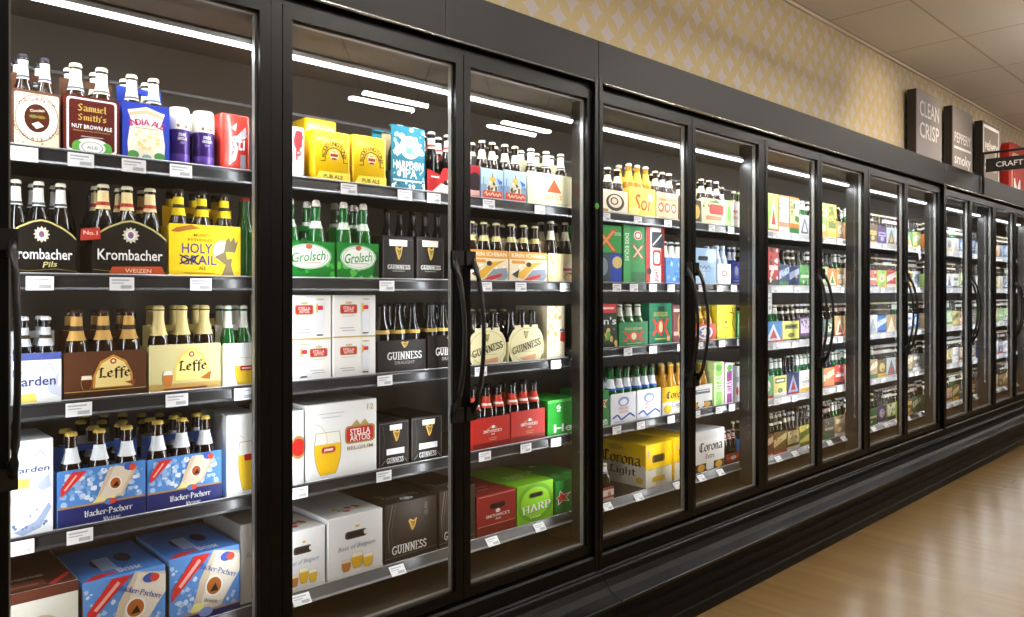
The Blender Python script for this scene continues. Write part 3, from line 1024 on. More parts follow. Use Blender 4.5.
HOE = [('r', 0, .86, 1, 1, '#5560a8'), ('p', [(.7, .3), (.95, .62), (.92, .3), (1, .35), (1, .1), (.75, .2)], '#cdd3e2'), ('p', [(.05, .02), (.5, .02), (.45, .22), (.1, .2)], '#e8d46a'), ('t', 'Hoegaarden', .33, .45, .2, '#2f3f86', 1.02, 0, .1), ('e', .08, .62, .1, .1, '#5a78b8'), ('line', [(.62, .65), (.75, .8), (.85, .62)], .015, '#a9b1cc')]
carrier(1, 3, 12, 62, 353, '#eef0f2', [q for q in HOE if q[0] != 't' or q[1] != 'Hoegaarden'] + [('t', 'aarden', .46, .45, .19, '#2f3f86', .84)], 'white wheat beer carrier', 'white carrier with blue top band and blue lettering, behind the tall door handle', 'wheat', 2, 316)
LEF = lambda ink_, bg, halo, tag_: [('r', 0, 0, 1, .16, tag_), ('r', 0, .165, 1, .18, '#c9a35c'), ('p', [(.33, .22), (.83, .22), (.82, .5), (.74, .78), (.58, .92), (.42, .78), (.34, .5)], halo), ('p', [(.36, .24), (.80, .24), (.79, .5), (.72, .74), (.58, .87), (.44, .74), (.37, .5)], bg), ('e', .58, .78, .04, .06, '#b5402c'), ('e', .58, .78, .02, .03, '#f0e6c8'), ('b', 'Leffe', .6, .53, .26, ink_, .40)]
carrier(1, 3, 63.5, 147, 351, '#5a3522', LEF('#17110c', '#f0d88e', '#c98f3a', '#3f2416') + [('glass', .26, .2, .13, .3, '#5c2f14', '#efe0c6'), ('p', [(.72, .32), (.86, .36), (.84, .24)], '#8a4a22')],
        'brown abbey ale carrier', 'brown abbey ale six-pack carrier with an amber arch and black blackletter name', 'gold_stripe', 3, 309)
carrier(1, 3, 148.5, 221, 344, '#d8cc94', LEF('#241d10', '#f4e28a', '#e6cd62', '#c7a25e') + [('glass', .25, .12, .13, .34, '#c9793a', '#f6eee0'), ('p', [(.7, .26), (.86, .4), (.84, .22)], '#a8622c'), ('r', .2, .05, .8, .085, '#8a4a2a')],
        'cream abbey ale carrier', 'pale cream abbey ale six-pack carrier with a black blackletter name', 'gold_foil', 3, 305)
STG = [('glass', .66, .0, .62, .66, '#efc52e', '#f4f2ea'), ('line', [(.1, .62), (.3, .66), (.45, .6)], .012, '#d8c9a2'), ('line', [(.1, .3), (.3, .26)], .012, '#d8c9a2'), ('rr', .5, .36, .88, .47, .04, '#c22b25'), ('r', .55, .40, .83, .43, '#f2e2d8')]
carrier(1, 3, 222.5, 257, 343, '#f1f1f1', STG, 'white goblet carrier', 'white carrier printed with a goblet of yellow beer, at the end of the middle shelf', 'green_white', 2, 305)

carton(1, 4, 8, 54, 440, '#eff1f3', [('line', [(.55, .8), (.7, .88), (.85, .8)], .01, '#a9b1cc'), ('t', 'garden', .5, .68, .08, '#35468c', .82, 0, .1), ('r', .02, .5, .45, .6, '#ead870'), ('p', [(.6, .5), (.9, .62), (.95, .48), (.75, .45)], '#b9c4da'), ('p', [(.1, .05), (.6, .14), (.9, .32), (.95, .26), (.7, .06), (.3, .0)], '#9fb0d0'), ('spots', 10, 4, .018, ['#7f95bd', '#5f79ac'], (.1, .05, .95, .28)), ('r', .1, .4, .8, .405, '#c4cad6')],
       'tall white wheat beer box', 'tall white wheat beer box with blue lettering, low behind the tall door handle', d=.2, leftart=[])
HP = [('spots', 100, 8, .05, ['#6f9fd8', '#a3c0e6', '#8fb2e0', '#c3d6ee', '#dbe6f4'], (.04, .40, .96, .93)), ('r', 0, 0, 1, .33, '#232a66'), ('r', 0, .33, 1, .365, '#a8845c'), ('p', [(.4, .36), (.72, .42), (.9, .9), (.62, .97), (.56, .92)], '#cbb69c'), ('p', [(.37, .36), (.62, .36), (.66, .5), (.46, .48)], '#e8dc8c'),
      ('p', [(.45, .42), (.70, .46), (.86, .92), (.64, .97)], '#d9cbb8'), ('ring', .64, .66, .075, .12, .25, '#f0e8da'), ('e', .64, .66, .06, .1, '#a8552a'), ('p', [(.6, .6), (.68, .6), (.66, .7)], '#2d1a10'), ('p', [(.03, .54), (.03, .70), (.15, .96), (.32, .96)], '#cc2f2b'), ('line', [(.07, .66), (.2, .9)], .03, '#eab0a8'), ('e', .80, .93, .06, .07, '#3a55a8'), ('e', .84, .91, .04, .06, '#c8402f'),
      ('b', 'Hacker-Pschorr', .56, .185, .13, '#eef0f6', .56), ('b', 'Weisse', .6, .05, .08, '#d6d9e8', .2), ('e', .57, .35, .06, .06, '#5b7ac0'), ('e', .61, .35, .04, .05, '#c8402f')]
carrier(1, 4, 57, 146, 466, '#4f86cc', HP, 'first sky-blue wheat carrier', 'sky-blue and navy wheat beer carrier beside the tall white box', 'blue_neck', 3, 428, inside='#3d5fa8')
carrier(1, 4, 147, 222, 455, '#4f86cc', HP, 'second sky-blue wheat carrier', 'sky-blue and navy wheat beer carrier, right-hand twin, nearest the goblet box', 'blue_neck', 3, 417, inside='#3d5fa8')
carton(1, 4, 226, 262, 414, '#eceded', [('glass', .62, .06, .56, .6, '#efc52e', '#f4f2ea'), ('line', [(.05, .72), (.3, .76), (.5, .7)], .01, '#d8c9a2'), ('rr', .5, .42, .86, .5, .04, '#c22b25')],
       'tall white goblet box', 'tall white box printed with a goblet, beside the sky-blue wheat carriers', d=.2)

carton(1, 5, 2, 79, 588, '#d3d0c4', [('r', 0, .86, 1, 1, '#5a2e22'), ('e', .5, .35, .3, .3, '#b9a88c')], 'brown-topped beige carton', 'beige carton with a dark brown top and red flash, cropped at the lower corner', d=.34, top='#4f2a20',
       topart=[('r', .06, .06, .6, .22, '#7a4434'), ('t', 'FRANZISKANER', .36, .30, .06, '#c9b5a8', .56), ('p', [(.6, .05), (.95, .25), (.98, .2), (.68, .02)], '#c23a34'), ('r', .1, .1, .5, .13, '#a8705a')])
HPB = [('spots', 90, 12, .035, ['#7fa6da', '#a9c4e6', '#93b4e0', '#c6d8ee', '#6f9ad4'], (.03, .12, .98, .9)), ('p', [(.3, .1), (.72, .14), (1, .62), (1, .9), (.62, 1), (.42, .6)], '#cdbda6'), ('p', [(.42, .2), (.75, .22), (1, .6), (1, .86), (.66, .97)], '#e2d8c8'), ('p', [(.27, .14), (.45, .14), (.5, .24), (.34, .26)], '#e8e08c'), ('p', [(.03, .36), (.05, .56), (.34, .97), (.58, .97)], '#cc2f2b'), ('line', [(.14, .56), (.42, .9)], .05, '#e9a8a0'),
       ('b', 'Hacker-Pschorr', .68, .68, .1, '#4a5fa8', .6, -.45), ('e', .62, .46, .13, .16, '#efe8da'), ('e', .62, .46, .105, .13, '#a8602a'), ('p', [(.56, .38), (.68, .38), (.64, .5)], '#2a1810'), ('t', 'Weisse', .57, .25, .06, '#5a5a78', .2, -.3), ('e', .8, .86, .09, .07, '#3a55a8'), ('e', .86, .85, .06, .06, '#c8402f'), ('r', 0, 0, 1, .1, '#232a66'), ('r', 0, .1, 1, .125, '#a8845c'), ('e', .5, .1, .1, .07, '#7f8fc8')]
HPT = [('e', .36, .45, .12, .16, '#2c2a44'), ('e', .66, .5, .1, .14, '#2c2a44'), ('r', .3, .2, .5, .6, '#9fb4d8'), ('b', 'Weisse', .6, .14, .14, '#dfe6f4', .3), ('p', [(0, 0), (.12, 0), (.5, .12), (.2, .14)], '#cc2f2b')]
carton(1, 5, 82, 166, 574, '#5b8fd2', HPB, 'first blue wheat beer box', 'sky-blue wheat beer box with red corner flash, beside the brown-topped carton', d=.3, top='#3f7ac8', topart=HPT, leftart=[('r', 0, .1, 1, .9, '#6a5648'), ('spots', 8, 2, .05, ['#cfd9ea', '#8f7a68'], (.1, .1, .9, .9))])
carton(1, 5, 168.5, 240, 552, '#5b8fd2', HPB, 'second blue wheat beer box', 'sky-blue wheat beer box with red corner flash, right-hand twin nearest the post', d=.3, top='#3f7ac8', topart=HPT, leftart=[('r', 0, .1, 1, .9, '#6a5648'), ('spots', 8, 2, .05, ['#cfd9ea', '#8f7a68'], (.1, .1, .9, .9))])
carton(1, 5, 240, 271, 522, '#b5b1ab', [('t', 'Best', .4, .6, .07, '#8f8c94', .4, 0, .2), ('glass', .5, .15, .3, .25, '#b8a050', '#d8d4c8')], 'shaded white box', 'shaded white box set back beside the second blue wheat beer box', d=.3, Y=YF + .02)  # white box in shade: the shade is put into its greyed colours

# ---- door two -----------------------------------------------------------------
carton(2, 1, 284, 306, 126, '#e9dcdc', [('e', .7, .72, .3, .18, '#d8474e'), ('t', 'P', .74, .45, .2, '#c92f3a', .35), ('r', 0, .06, 1, .3, '#e6e2e4'), ('spots', 6, 2, .06, ['#cf3f48'], (.4, .55, .95, .9))], 'white and red can pack', 'white can pack with red marks, cut off by the door frame on the top shelf', d=.13, round_=.012, name='can_pack', cat='can pack')
BOD = [('arc', 'BODDINGTONS', .55, .53, .225, .085, '#3a2d12', 186, -6), ('ring', .55, .52, .27, .165, .12, '#3a2d12', 0, PI), ('e', .55, .53, .14, .1, '#f3e6c0'), ('r', .43, .50, .67, .56, '#a03a22'), ('e', .55, .60, .08, .02, '#c9a35c'), ('e', .55, .46, .09, .02, '#7a4a20'), ('line', [(.12, .40), (.26, .40), (.26, .52)], .014, '#3a2d12'), ('line', [(.84, .52), (.84, .40), (.98, .40)], .014, '#3a2d12'),
       ('p', [(-.14, .02), (1.05, .02), (1.1, .2), (.1, .2)], '#f6dd55'), ('t', 'PUB ALE', .52, .11, .075, '#3a2d12', .6)]
carton(2, 1, 313, 351, 131, '#f4c60d', BOD, 'first yellow pub ale pack', 'yellow pub ale can pack with arched lettering, standing by the white and red pack', d=.13, round_=.010, name='can_pack', cat='can pack')
carton(2, 1, 352.5, 387, 136, '#f4c60d', BOD, 'second yellow pub ale pack', 'yellow pub ale can pack with arched lettering, standing by the teal carrier', d=.13, round_=.010, name='can_pack', cat='can pack')
carton(2, 1, 305, 338, 118, '#e6bb10', [('arc', 'BODDINGTONS', .5, .66, .2, .07, '#3a2d12', 190, -10), ('e', .5, .66, .12, .08, '#f3e6c0')], 'rear yellow pub ale pack', 'yellow pub ale can pack behind the first one, only its top corner showing', d=.13, round_=.014, name='can_pack', Y=YF + .15, h=.245, cat='can pack')


def wrap_carrier(door, row, x0, x1, yt, color, art, short, label, bk):
    X, zs, w, h = place(door, row, x0, x1, yt)
    d = .128
    b = MB()
    t = .003
    b.box(-w / 2, -d / 2, 0, w / 2, -d / 2 + t, h, color)
    b.box(-w / 2, d / 2 - t, 0, w / 2, d / 2, h, color)
    b.box(-w / 2, -d / 2 + t, 0, w / 2, d / 2 - t, .002, color)
    b.box(-w / 2, -d / 2 + t, h - .006, w / 2, -d / 2 + .012, h, color)
    b.box(-w / 2, d / 2 - .012, h - .006, w / 2, d / 2 - t, h, color)
    b.box(-w / 2, -d / 2 + t, .0, -w / 2 + t, d / 2 - t, h * .30, '#46525a')
    b.box(w / 2 - t, -d / 2 + t, .0, w / 2, d / 2 - t, h * .30, '#46525a')
    b.box(-w / 2 + t, -t / 2, .002, w / 2 - t, t / 2, h * .9, '#b9a27a')
    for u in (.28, .74):
        b.box(-w / 2 + w * u - .012, -d / 2 + t, h - .004, -w / 2 + w * u + .012, -d / 2 + .02, h + .003, '#c9d6d8')
    trayart(b, art, w, h, d)
    o = b.build('bottle_carrier', None, (X, YF + d / 2, zs))
    tag(o, label, 'bottle carrier')
    note(door, row, (x0 + x1) / 2, short)
    s = min(.88, (w / 4 - .0045) / .0305)
    for j in range(2):
        for i in range(2):
            bottle(bk, (X + (i - .5) * (w / 2 - .002), YF + d * (.27 if j == 0 else .73), zs + .0025), h - .012, s, '%s, %s in the %s' % (BOTTLES[bk][3], ('front ', 'back ')[j] + ('left', 'right')[i], short), 'bottles in the ' + short)


wrap_carrier(2, 1, 391, 425, 127, '#1f7489', [('spots', 40, 9, .035, ['#e4eef0', '#d3e4e8', '#a9cbd3'], (.03, .05, .97, .98)), ('e', .55, .68, .3, .18, '#e9f0f2'), ('e', .58, .68, .2, .12, '#6fa7b4'), ('spots', 14, 31, .06, ['#e9f2f3', '#dce9ec'], (.1, .55, .9, .85)), ('t', 'HARPOON', .5, .40, .13, '#f4f8f8', .9), ('t', 'IPA', .55, .27, .14, '#f4f8f8', .42), ('r', .05, .14, .9, .17, '#cfe0e4'), ('spots', 18, 6, .03, ['#eef4f5', '#15596b'], (.0, .0, 1, .15))],
             'teal ale carrier', 'teal full-height carrier with splashed white lettering and open sides', 'dark_plain')
carrier(2, 1, 427, 462, 168, '#b8292a', [('e', .62, .42, .16, .16, '#1d1513'), ('e', .62, .52, .06, .07, '#f0e2dc'), ('p', [(.1, .05), (.4, .42), (.55, .35), (.7, .45), (1, .1), (1, 0), (.1, 0)], '#e9d9d2'), ('r', .1, .6, .34, .66, '#f0e2dc'), ('spots', 10, 4, .05, ['#e9d9d2', '#b8292a'], (.1, 0, 1, .25))],
        'upper red ale carrier', 'red carrier with two tall dark bottles, on the top shelf beside the teal carrier', 'red_white', 2, 134, inside='#a82a2a', outline=[(0, 0), (1, 0), (1, .62), (.56, 1), (.46, .98), (.38, .72), (0, .9)])
carrier(2, 2, 279, 335, 241, '#157a2c', [('spots', 14, 21, .1, ['#3fae3f', '#0d5a20', '#5cc04a'], (.02, .02, .98, .95)), ('e', .52, .60, .42, .34, '#9fc7a0'), ('e', .52, .60, .39, .30, '#f3f6f2'), ('ring', .52, .6, .36, .27, .04, '#7fae86'), ('t', 'Grolsch', .52, .60, .26, '#2f8f3a', .62, .1, .2), ('e', .52, .86, .06, .07, '#c05a4a'), ('r', .3, .43, .74, .45, '#d99a92')],
        'first green lager carrier', 'green carrier with white oval label and swing-top bottles, beside the door frame', 'swing', 2, 201, inside='#1c6b2c')
carrier(2, 2, 337, 379, 243, '#157a2c', [('spots', 14, 22, .1, ['#3fae3f', '#0d5a20', '#5cc04a'], (.02, .02, .98, .95)), ('e', .5, .60, .44, .34, '#9fc7a0'), ('e', .5, .60, .40, .30, '#f3f6f2'), ('ring', .5, .6, .37, .27, .04, '#7fae86'), ('t', 'Grolsch', .5, .60, .26, '#2f8f3a', .66, .1, .2), ('e', .5, .86, .07, .07, '#c05a4a'), ('r', .3, .43, .74, .45, '#d99a92'), ('p', [(.86, .1), (1, .1), (1, .7), (.9, .5)], '#0b3a16')],
        'second green lager carrier', 'green carrier with white oval label and swing-top bottles, next to the dark stout packs', 'swing', 2, 205, inside='#1c6b2c')
GC = [('r', 0, 0, 1, .06, '#3a2018'), ('pint', .5, .3, .56, .62, '#1b1310', '#efe9dd'), ('harp', .52, .62, .24, .3, '#d3ad55'), ('s', 'GUINNESS', .52, .3, .1, '#f0eee8', .72), ('r', .3, .2, .7, .22, '#8f8f92'), ('line', [(.03, .04), (.03, .92), (.97, .92), (.97, .04)], .012, '#57524e')]
carton(2, 2, 382, 414, 236, '#181414', GC, 'first stout can pack', 'black stout can pack with pint picture, next to the green carriers', d=.13)
carton(2, 2, 416, 444, 237, '#181414', GC, 'second stout can pack', 'black stout can pack with pint picture, closest to the post on the second shelf', d=.13)
for k in range(5):
    loose(2, 2, 392 + 12.5 * k, 206, 'dark_plain', 'plain dark bottle, %s of five in a row behind the stout can packs' % ORD[k], Y=YF + .16, s=.85, group='dark bottles behind the stout can packs')

STB = lambda u, lx: [('rr', u - .2, .56, u + .2, .78, .04, '#a8894e'), ('rr', u - .18, .58, u + .18, .76, .04, '#c5262a'), ('t', 'STELLA', u, .70, .07, '#f6efe6', .26), ('t', 'ARTOIS', u, .63, .06, '#f6efe6', .22), ('e', u, .82, .08, .03, '#c9bd92'), ('r', u - .15, .5, u + .15, .515, '#b9b2a2'), ('r', u - .2, .22, u + .12, .24, '#a9adb8'), ('r', u - .15, .16, u + .14, .18, '#a9adb8'),
                     ('p', [(lx - .08, .12), (lx + .08, .12), (lx + .1, .84), (lx - .1, .84)], '#dfe3ea'), ('r', lx - .09, .60, lx - .05, .8, '#e2b93a'), ('rr', lx - .06, .66, lx + .06, .76, .02, '#c8343a'), ('r', lx - .08, .08, lx + .06, .11, '#3b3f48'), ('e', lx, .9, .09, .02, '#c9bd92')]


def stella_row(x0, x1, yt, yb, u, lx, short, label, top):
    X, zs, w, h = place(2, 3, x0, x1, yt)
    zb = at((x0 + x1) / 2, yb, YF)[1] if yb else zs
    if top is False:
        o, w, h = carton(2, 3, x0, x1, yt, '#eceae8', STB(u, lx), short, label, d=.26)
        return h
    o, w, h = carton(2, 3, x0, x1, yt, '#eceae8', [('r', 0, 0, 1, .035, '#c9a860')] + STB(u, lx), short, label, d=.26, dz=top)


h0 = stella_row(285, 331.5, 340, None, .72, .4, 'lower white goblet pack', 'white chalice lager box with gold foot, lower one next to the door frame', False)
h1 = stella_row(332.5, 376, 337.5, None, .36, .76, 'lower inner white pack', 'white chalice lager box, lower one next to the black stout carrier', False)
stella_row(285, 331.5, 295, None, .40, .75, 'x', 'white chalice lager box stacked on top, next to the door frame', h0 + .0008)
stella_row(332.5, 376, 295, None, .36, .76, 'x', 'white chalice lager box stacked on top, next to the black bottles', h1 + .0008)
GD = [('harp', .55, .86, .16, .2, '#d6b25c'), ('s', 'GUINNESS', .55, .52, .24, '#f2f1ee', .72), ('t', 'DRAUGHT', .55, .30, .1, '#9a9896', .42)]
carrier(2, 3, 377.5, 426, 340, '#201a19', GD, 'first draught stout carrier', 'black draught stout carrier with gold harp, beside the white chalice boxes', 'stout', 3, 303, handle=False)
carrier(2, 3, 427.5, 468, 335, '#201a19', GD, 'second draught stout carrier', 'black draught stout carrier with gold harp, by the post', 'stout', 3, 302, handle=False)

carton(2, 4, 306, 377, 402, '#eceded', [('glass', .29, .06, .36, .56, '#efbf1e', '#f2f0e8'), ('rr', .2, .34, .40, .43, .03, '#b98a4a'), ('rr', .21, .35, .39, .42, .03, '#c22b25'), ('r', .24, .37, .36, .40, '#f2d8d0'), ('rr', .53, .42, .97, .66, .05, '#a8894e'), ('rr', .55, .44, .95, .64, .05, '#c22b25'), ('p', [(.62, .66), (.7, .74), (.75, .67), (.82, .74), (.88, .66)], '#b99b5c'), ('t', 'STELLA', .75, .575, .085, '#f6f2ee', .30), ('t', 'ARTOIS', .75, .49, .085, '#f6f2ee', .30), ('t', 'BELGIUM', .75, .36, .05, '#a8895a', .38),
       ('t', '12', .90, .9, .08, '#c2b48c', .1), ('r', .15, .86, .52, .87, '#bfbfc6'), ('r', .2, .81, .48, .82, '#bfbfc6'), ('ring', .08, .5, .2, .25, .03, '#c9b68a', -1.4, 1.4)],
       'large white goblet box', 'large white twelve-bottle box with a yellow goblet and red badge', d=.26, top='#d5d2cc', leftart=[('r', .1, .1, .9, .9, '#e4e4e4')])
carton(2, 4, 284, 304.5, 411, '#e4e5e6', [('e', .7, .5, .4, .16, '#a8894e'), ('e', .7, .5, .34, .12, '#c22b25'), ('t', '2', .75, .88, .06, '#c2b48c', .2)], 'white box at the frame', 'white box with red badge, mostly cut off by the door frame on the fourth shelf', d=.26)
GK = [('line', [(.02, .02), (.02, .96), (.98, .96), (.98, .02)], .012, '#5f5b58'), ('line', [(.12, .98), (.18, .6), (.14, .2)], .008, '#4c4845'), ('pint', .56, .42, .4, .5, '#231816', '#f3f0ea'), ('harp', .58, .68, .24, .26, '#d9ae52'), ('r', .24, .27, .84, .4, '#eceaf0'), ('s', 'GUINNESS', .53, .14, .12, '#efeef0', .56), ('line', [(.08, .06), (.2, .16)], .012, '#8a8886'), ('line', [(.84, .16), (.94, .06)], .012, '#8a8886')]
carton(2, 4, 378.5, 409, 421, '#131111', GK, 'first black stout box', 'black stout box with pint picture and white panel, beside the large white goblet box', d=.24)
carton(2, 4, 411, 442, 416, '#131111', GK, 'second black stout box', 'black stout box with pint picture and white panel, nearest the post on the fourth shelf', d=.24)

BB = [('rr', .30, .60, .70, .73, .05, '#4a4036'), ('rr', .34, .62, .7, .71, .04, '#2a2320'), ('e', .68, .67, .04, .04, '#d8d4d0'), ('t', 'Best of Belgium', .52, .46, .1, '#8f98ac', .68, .02, .3), ('glass', .52, .1, .2, .26, '#d9a92c', '#efe6cc'), ('glass', .32, .08, .16, .2, '#b87a3a', '#e6d6c0'), ('glass', .72, .08, .18, .22, '#dcb436', '#f1ead6'), ('r', 0, 0, 1, .05, '#d8cfc4'), ('e', .52, .8, .04, .02, '#c9a04a')]
BT = [('spots', 9, 5, .035, ['#6a8f3a', '#c43a2f', '#d9a92c', '#7a4a2a'], (.3, .12, .75, .3))]
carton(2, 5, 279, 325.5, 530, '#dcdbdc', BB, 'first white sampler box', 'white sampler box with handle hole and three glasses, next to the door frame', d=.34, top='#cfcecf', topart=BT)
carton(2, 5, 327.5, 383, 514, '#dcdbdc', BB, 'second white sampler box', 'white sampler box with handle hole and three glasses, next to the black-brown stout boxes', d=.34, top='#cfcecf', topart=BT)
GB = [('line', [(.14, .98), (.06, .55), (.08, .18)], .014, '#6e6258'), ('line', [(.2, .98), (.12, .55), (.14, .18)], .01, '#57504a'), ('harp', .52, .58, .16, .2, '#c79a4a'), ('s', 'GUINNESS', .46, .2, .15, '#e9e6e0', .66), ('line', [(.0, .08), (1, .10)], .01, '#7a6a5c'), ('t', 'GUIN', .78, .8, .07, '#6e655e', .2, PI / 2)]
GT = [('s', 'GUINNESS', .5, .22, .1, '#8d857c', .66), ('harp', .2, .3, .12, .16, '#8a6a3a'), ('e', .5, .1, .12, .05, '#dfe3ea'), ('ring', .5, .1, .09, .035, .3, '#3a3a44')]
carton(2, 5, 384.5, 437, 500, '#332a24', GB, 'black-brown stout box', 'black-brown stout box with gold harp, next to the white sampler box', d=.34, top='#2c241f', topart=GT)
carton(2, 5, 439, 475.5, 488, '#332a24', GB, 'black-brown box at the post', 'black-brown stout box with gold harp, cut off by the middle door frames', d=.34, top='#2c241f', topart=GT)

# ---- door three ---------------------------------------------------------------
DOME = [('r', 0, .5, 1, 1, '#b4cde4'), ('r', 0, .3, 1, .5, '#7f9fc4'), ('r', .24, .28, .76, .5, '#d9cfae'), ('r', .34, .5, .66, .62, '#e6dcc0'), ('e', .5, .66, .13, .12, '#d8b95c'), ('r', .48, .74, .52, .86, '#8a6a3a'), ('r', .3, .3, .38, .46, '#4a4f5e'), ('r', .62, .3, .7, .46, '#4a4f5e'), ('p', [(.7, .72), (.95, .62), (.82, .5)], '#3a6ab8'), ('r', .08, .5, .11, .72, '#4a5f86'), ('r', .9, .4, .93, .6, '#4a5f86'), ('spots', 8, 5, .05, ['#3c4658', '#efe6cc', '#8a6a3c'], (.26, .3, .74, .6)),
        ('rr', .04, .08, .96, .30, .06, '#cf5238'), ('line', [(.14, .2), (.2, .26), (.24, .14), (.34, .22), (.4, .15), (.5, .25), (.56, .15), (.66, .22), (.72, .14), (.8, .24), (.88, .17)], .03, '#f6dcc8')]
carrier(3, 1, 481, 503.5, 169, '#8fb2cf', DOME, 'first domed building carrier', 'sky-blue carrier with a domed building, next to the middle door frames', 'cream_neck', 2, 142, inside='#4a4a4a')
carrier(3, 1, 504, 526.5, 171, '#8fb2cf', DOME, 'second domed building carrier', 'sky-blue carrier with a domed building, touching the cream triangle carrier', 'cream_neck', 2, 146, inside='#4a4a4a')
carton(3, 1, 464, 480, 165, '#a82430', [('e', .7, .5, .4, .3, '#2a1a22'), ('r', 0, .1, 1, .25, '#d8a8a0')], 'crimson carton', 'crimson carton mostly hidden by the middle door frames on the top shelf', d=.13)
carrier(3, 1, 527.5, 574, 174, '#e9e2b8', [('p', [(.40, .44), (.72, .44), (.56, .86)], '#d2522e'), ('t', 'BASS', .56, .3, .14, '#d2733f', .34, 0, .2), ('r', .1, .1, .9, .12, '#b9ae7a')], 'cream triangle carrier', 'pale cream carrier with a red-orange triangle, at the end of the top shelf', 'foil_white', 3, 152)
KIRIN_ART = [('r', 0, .74, 1, 1, '#e0a03a'), ('spots', 12, 3, .07, ['#f6f0e2', '#ffffff'], (.05, .3, .95, .7)), ('t', 'KIRIN ICHIBAN', .5, .87, .13, '#f9f4e8', .9), ('p', [(.1, .18), (.55, .62), (.95, .7), (.6, .45), (.35, .1)], '#e3b23c'), ('p', [(.4, .1), (.6, .4), (.95, .45), (1, .2), (.9, .04)], '#8b97a8'), ('p', [(.3, .04), (.5, .16), (.85, .28), (.8, .16), (.5, .02)], '#c8392c'), ('e', .5, .58, .07, .08, '#33302e'), ('p', [(.05, .25), (.25, .42), (.2, .12)], '#3c3a3a'), ('r', .05, .6, .4, .7, '#e39a3a')]
carrier(3, 2, 469, 508.5, 250, '#f1dfc0', KIRIN_ART, 'first gold creature carrier', 'orange and white carrier with a leaping gold creature, next to the middle door frames', 'gold_neck', 3, 222)
carrier(3, 2, 509.5, 547, 252, '#f1dfc0', KIRIN_ART, 'second gold creature carrier', 'orange and white carrier with a leaping gold creature, next to the pale gold pack', 'gold_neck', 3, 225)
carrier(3, 2, 548, 578, 254, '#ecd9a8', [('spots', 20, 14, .06, ['#f3e6c4', '#e0c078', '#d9a860'], (.03, .05, .97, .95)), ('p', [(.55, .35), (.95, .35), (.9, .6), (.75, .75), (.6, .6)], '#efe8e2'), ('r', .5, .42, .96, .5, '#c33a32'), ('p', [(.6, .36), (.9, .36), (.75, .28)], '#c33a32')], 'pale gold carrier', 'pale gold mottled carrier with a red and white shield, by the end post', 'cream_neck', 2, 222)
RND = [(.12, 0), (.88, 0), (.96, .2), (1, .45), (.97, .68), (.88, .86), (.82, .9), (.82, 1), (.66, 1), (.66, .93), (.58, .94), (.58, 1.0), (.42, 1), (.42, .94), (.34, .93), (.34, 1), (.18, 1), (.18, .9), (.12, .86), (.03, .68), (0, .45), (.04, .2)]
GFE = [('ring', .5, .46, .47, .46, .03, '#b9ad7c'), ('harp', .48, .74, .14, .22, '#8f7a32'), ('s', 'GUINNESS', .5, .42, .2, '#2a2622', .82, .22), ('r', .25, .27, .75, .28, '#a89c72'), ('p', [(.3, .12), (.78, .2), (.74, .08), (.4, .04)], '#d9a07a')]
carrier(3, 3, 468, 506.5, 328, '#e9e2b4', GFE, 'first cream stout carrier', 'rounded cream stout carrier with black lettering, crossed by the curved door handle', 'dark_plain', 3, 311, outline=RND, handle=False)
carrier(3, 3, 508.5, 544, 325, '#e9e2b4', GFE, 'second cream stout carrier', 'rounded cream stout carrier with black lettering, next to the mottled tall box', 'dark_plain', 3, 310, outline=RND, handle=False)
carton(3, 3, 547, 565, 306, '#eadfc0', [('spots', 26, 17, .05, ['#f4ecd8', '#dcc08a', '#d0a968'], (.03, .1, .8, .98)), ('p', [(.72, .34), (1, .3), (1, .52), (.76, .5)], '#c33a32'), ('r', .7, .52, 1, .56, '#6a7a9a'), ('r', 0, 0, 1, .05, '#d9cda8')], 'mottled tall box', 'tall cream and gold mottled box on the middle shelf, by the end post', d=.2)
SM = [('r', 0, 0, 1, .2, '#7a1714'), ('arc', 'AMBER ALE', .52, .34, .34, .07, '#d99a5c', 140, 40), ('t', "SMITHWICK'S", .52, .55, .1, '#f3e8e4', .5), ('e', .54, .68, .05, .05, '#f3e8e4'), ('t', 'ALE', .53, .45, .05, '#f3e8e4', .1), ('r', .42, .32, .64, .335, '#d99a5c'), ('r', .44, .26, .62, .275, '#d99a5c')]
carrier(3, 4, 472.5, 510, 417, '#b2231d', SM, 'first red ale carrier', 'glossy red ale carrier with white emblem, lower shelf beside the middle door frames', 'red_band', 3, 385)
carrier(3, 4, 511, 545, 410, '#b2231d', SM, 'second red ale carrier', 'glossy red ale carrier with white emblem, touching the tall green pack', 'red_band', 3, 381)
carton(3, 4, 547.5, 578, 399, '#1f9a2d', [('r', 0, .0, 1, .02, '#0d6a1a'), ('t', '6', .36, .80, .13, '#eff5ee', .16), ('r', .3, .66, .42, .72, '#bfe0bd'), ('t', 'Heineken', 1.2, .2, .22, '#f2f6f1', 2.0), ('r', 0, .92, 1, 1, '#5fc05c')], 'tall green lager pack', 'tall green pack with white lettering and open top, by the end post', d=.2)
HDL = lambda c: [('rr', .30, .62, .72, .76, .06, c), ('rr', .34, .64, .68, .74, .04, '#1a1210')]
carton(3, 5, 477.5, 516, 493, '#8f2322', HDL('#3a1210') + [('t', "SMITHWICK'S", .52, .45, .08, '#e9d6d0', .62), ('e', .52, .56, .06, .05, '#e9d6d0'), ('t', 'ALE', .52, .36, .05, '#e9d6d0', .14), ('r', 0, .0, 1, .22, '#6f1a1a'), ('line', [(0, .235), (1, .235)], .012, '#c99a8c'), ('line', [(.02, .97), (.98, .97)], .015, '#d98a80')], 'red handle box', 'red box with handle hole on the bottom shelf, next to the lime green box', d=.34, top='#7a1d1f', topart=[('r', .3, .2, .6, .24, '#b85a54'), ('r', .35, .3, .7, .36, '#a84a46')])
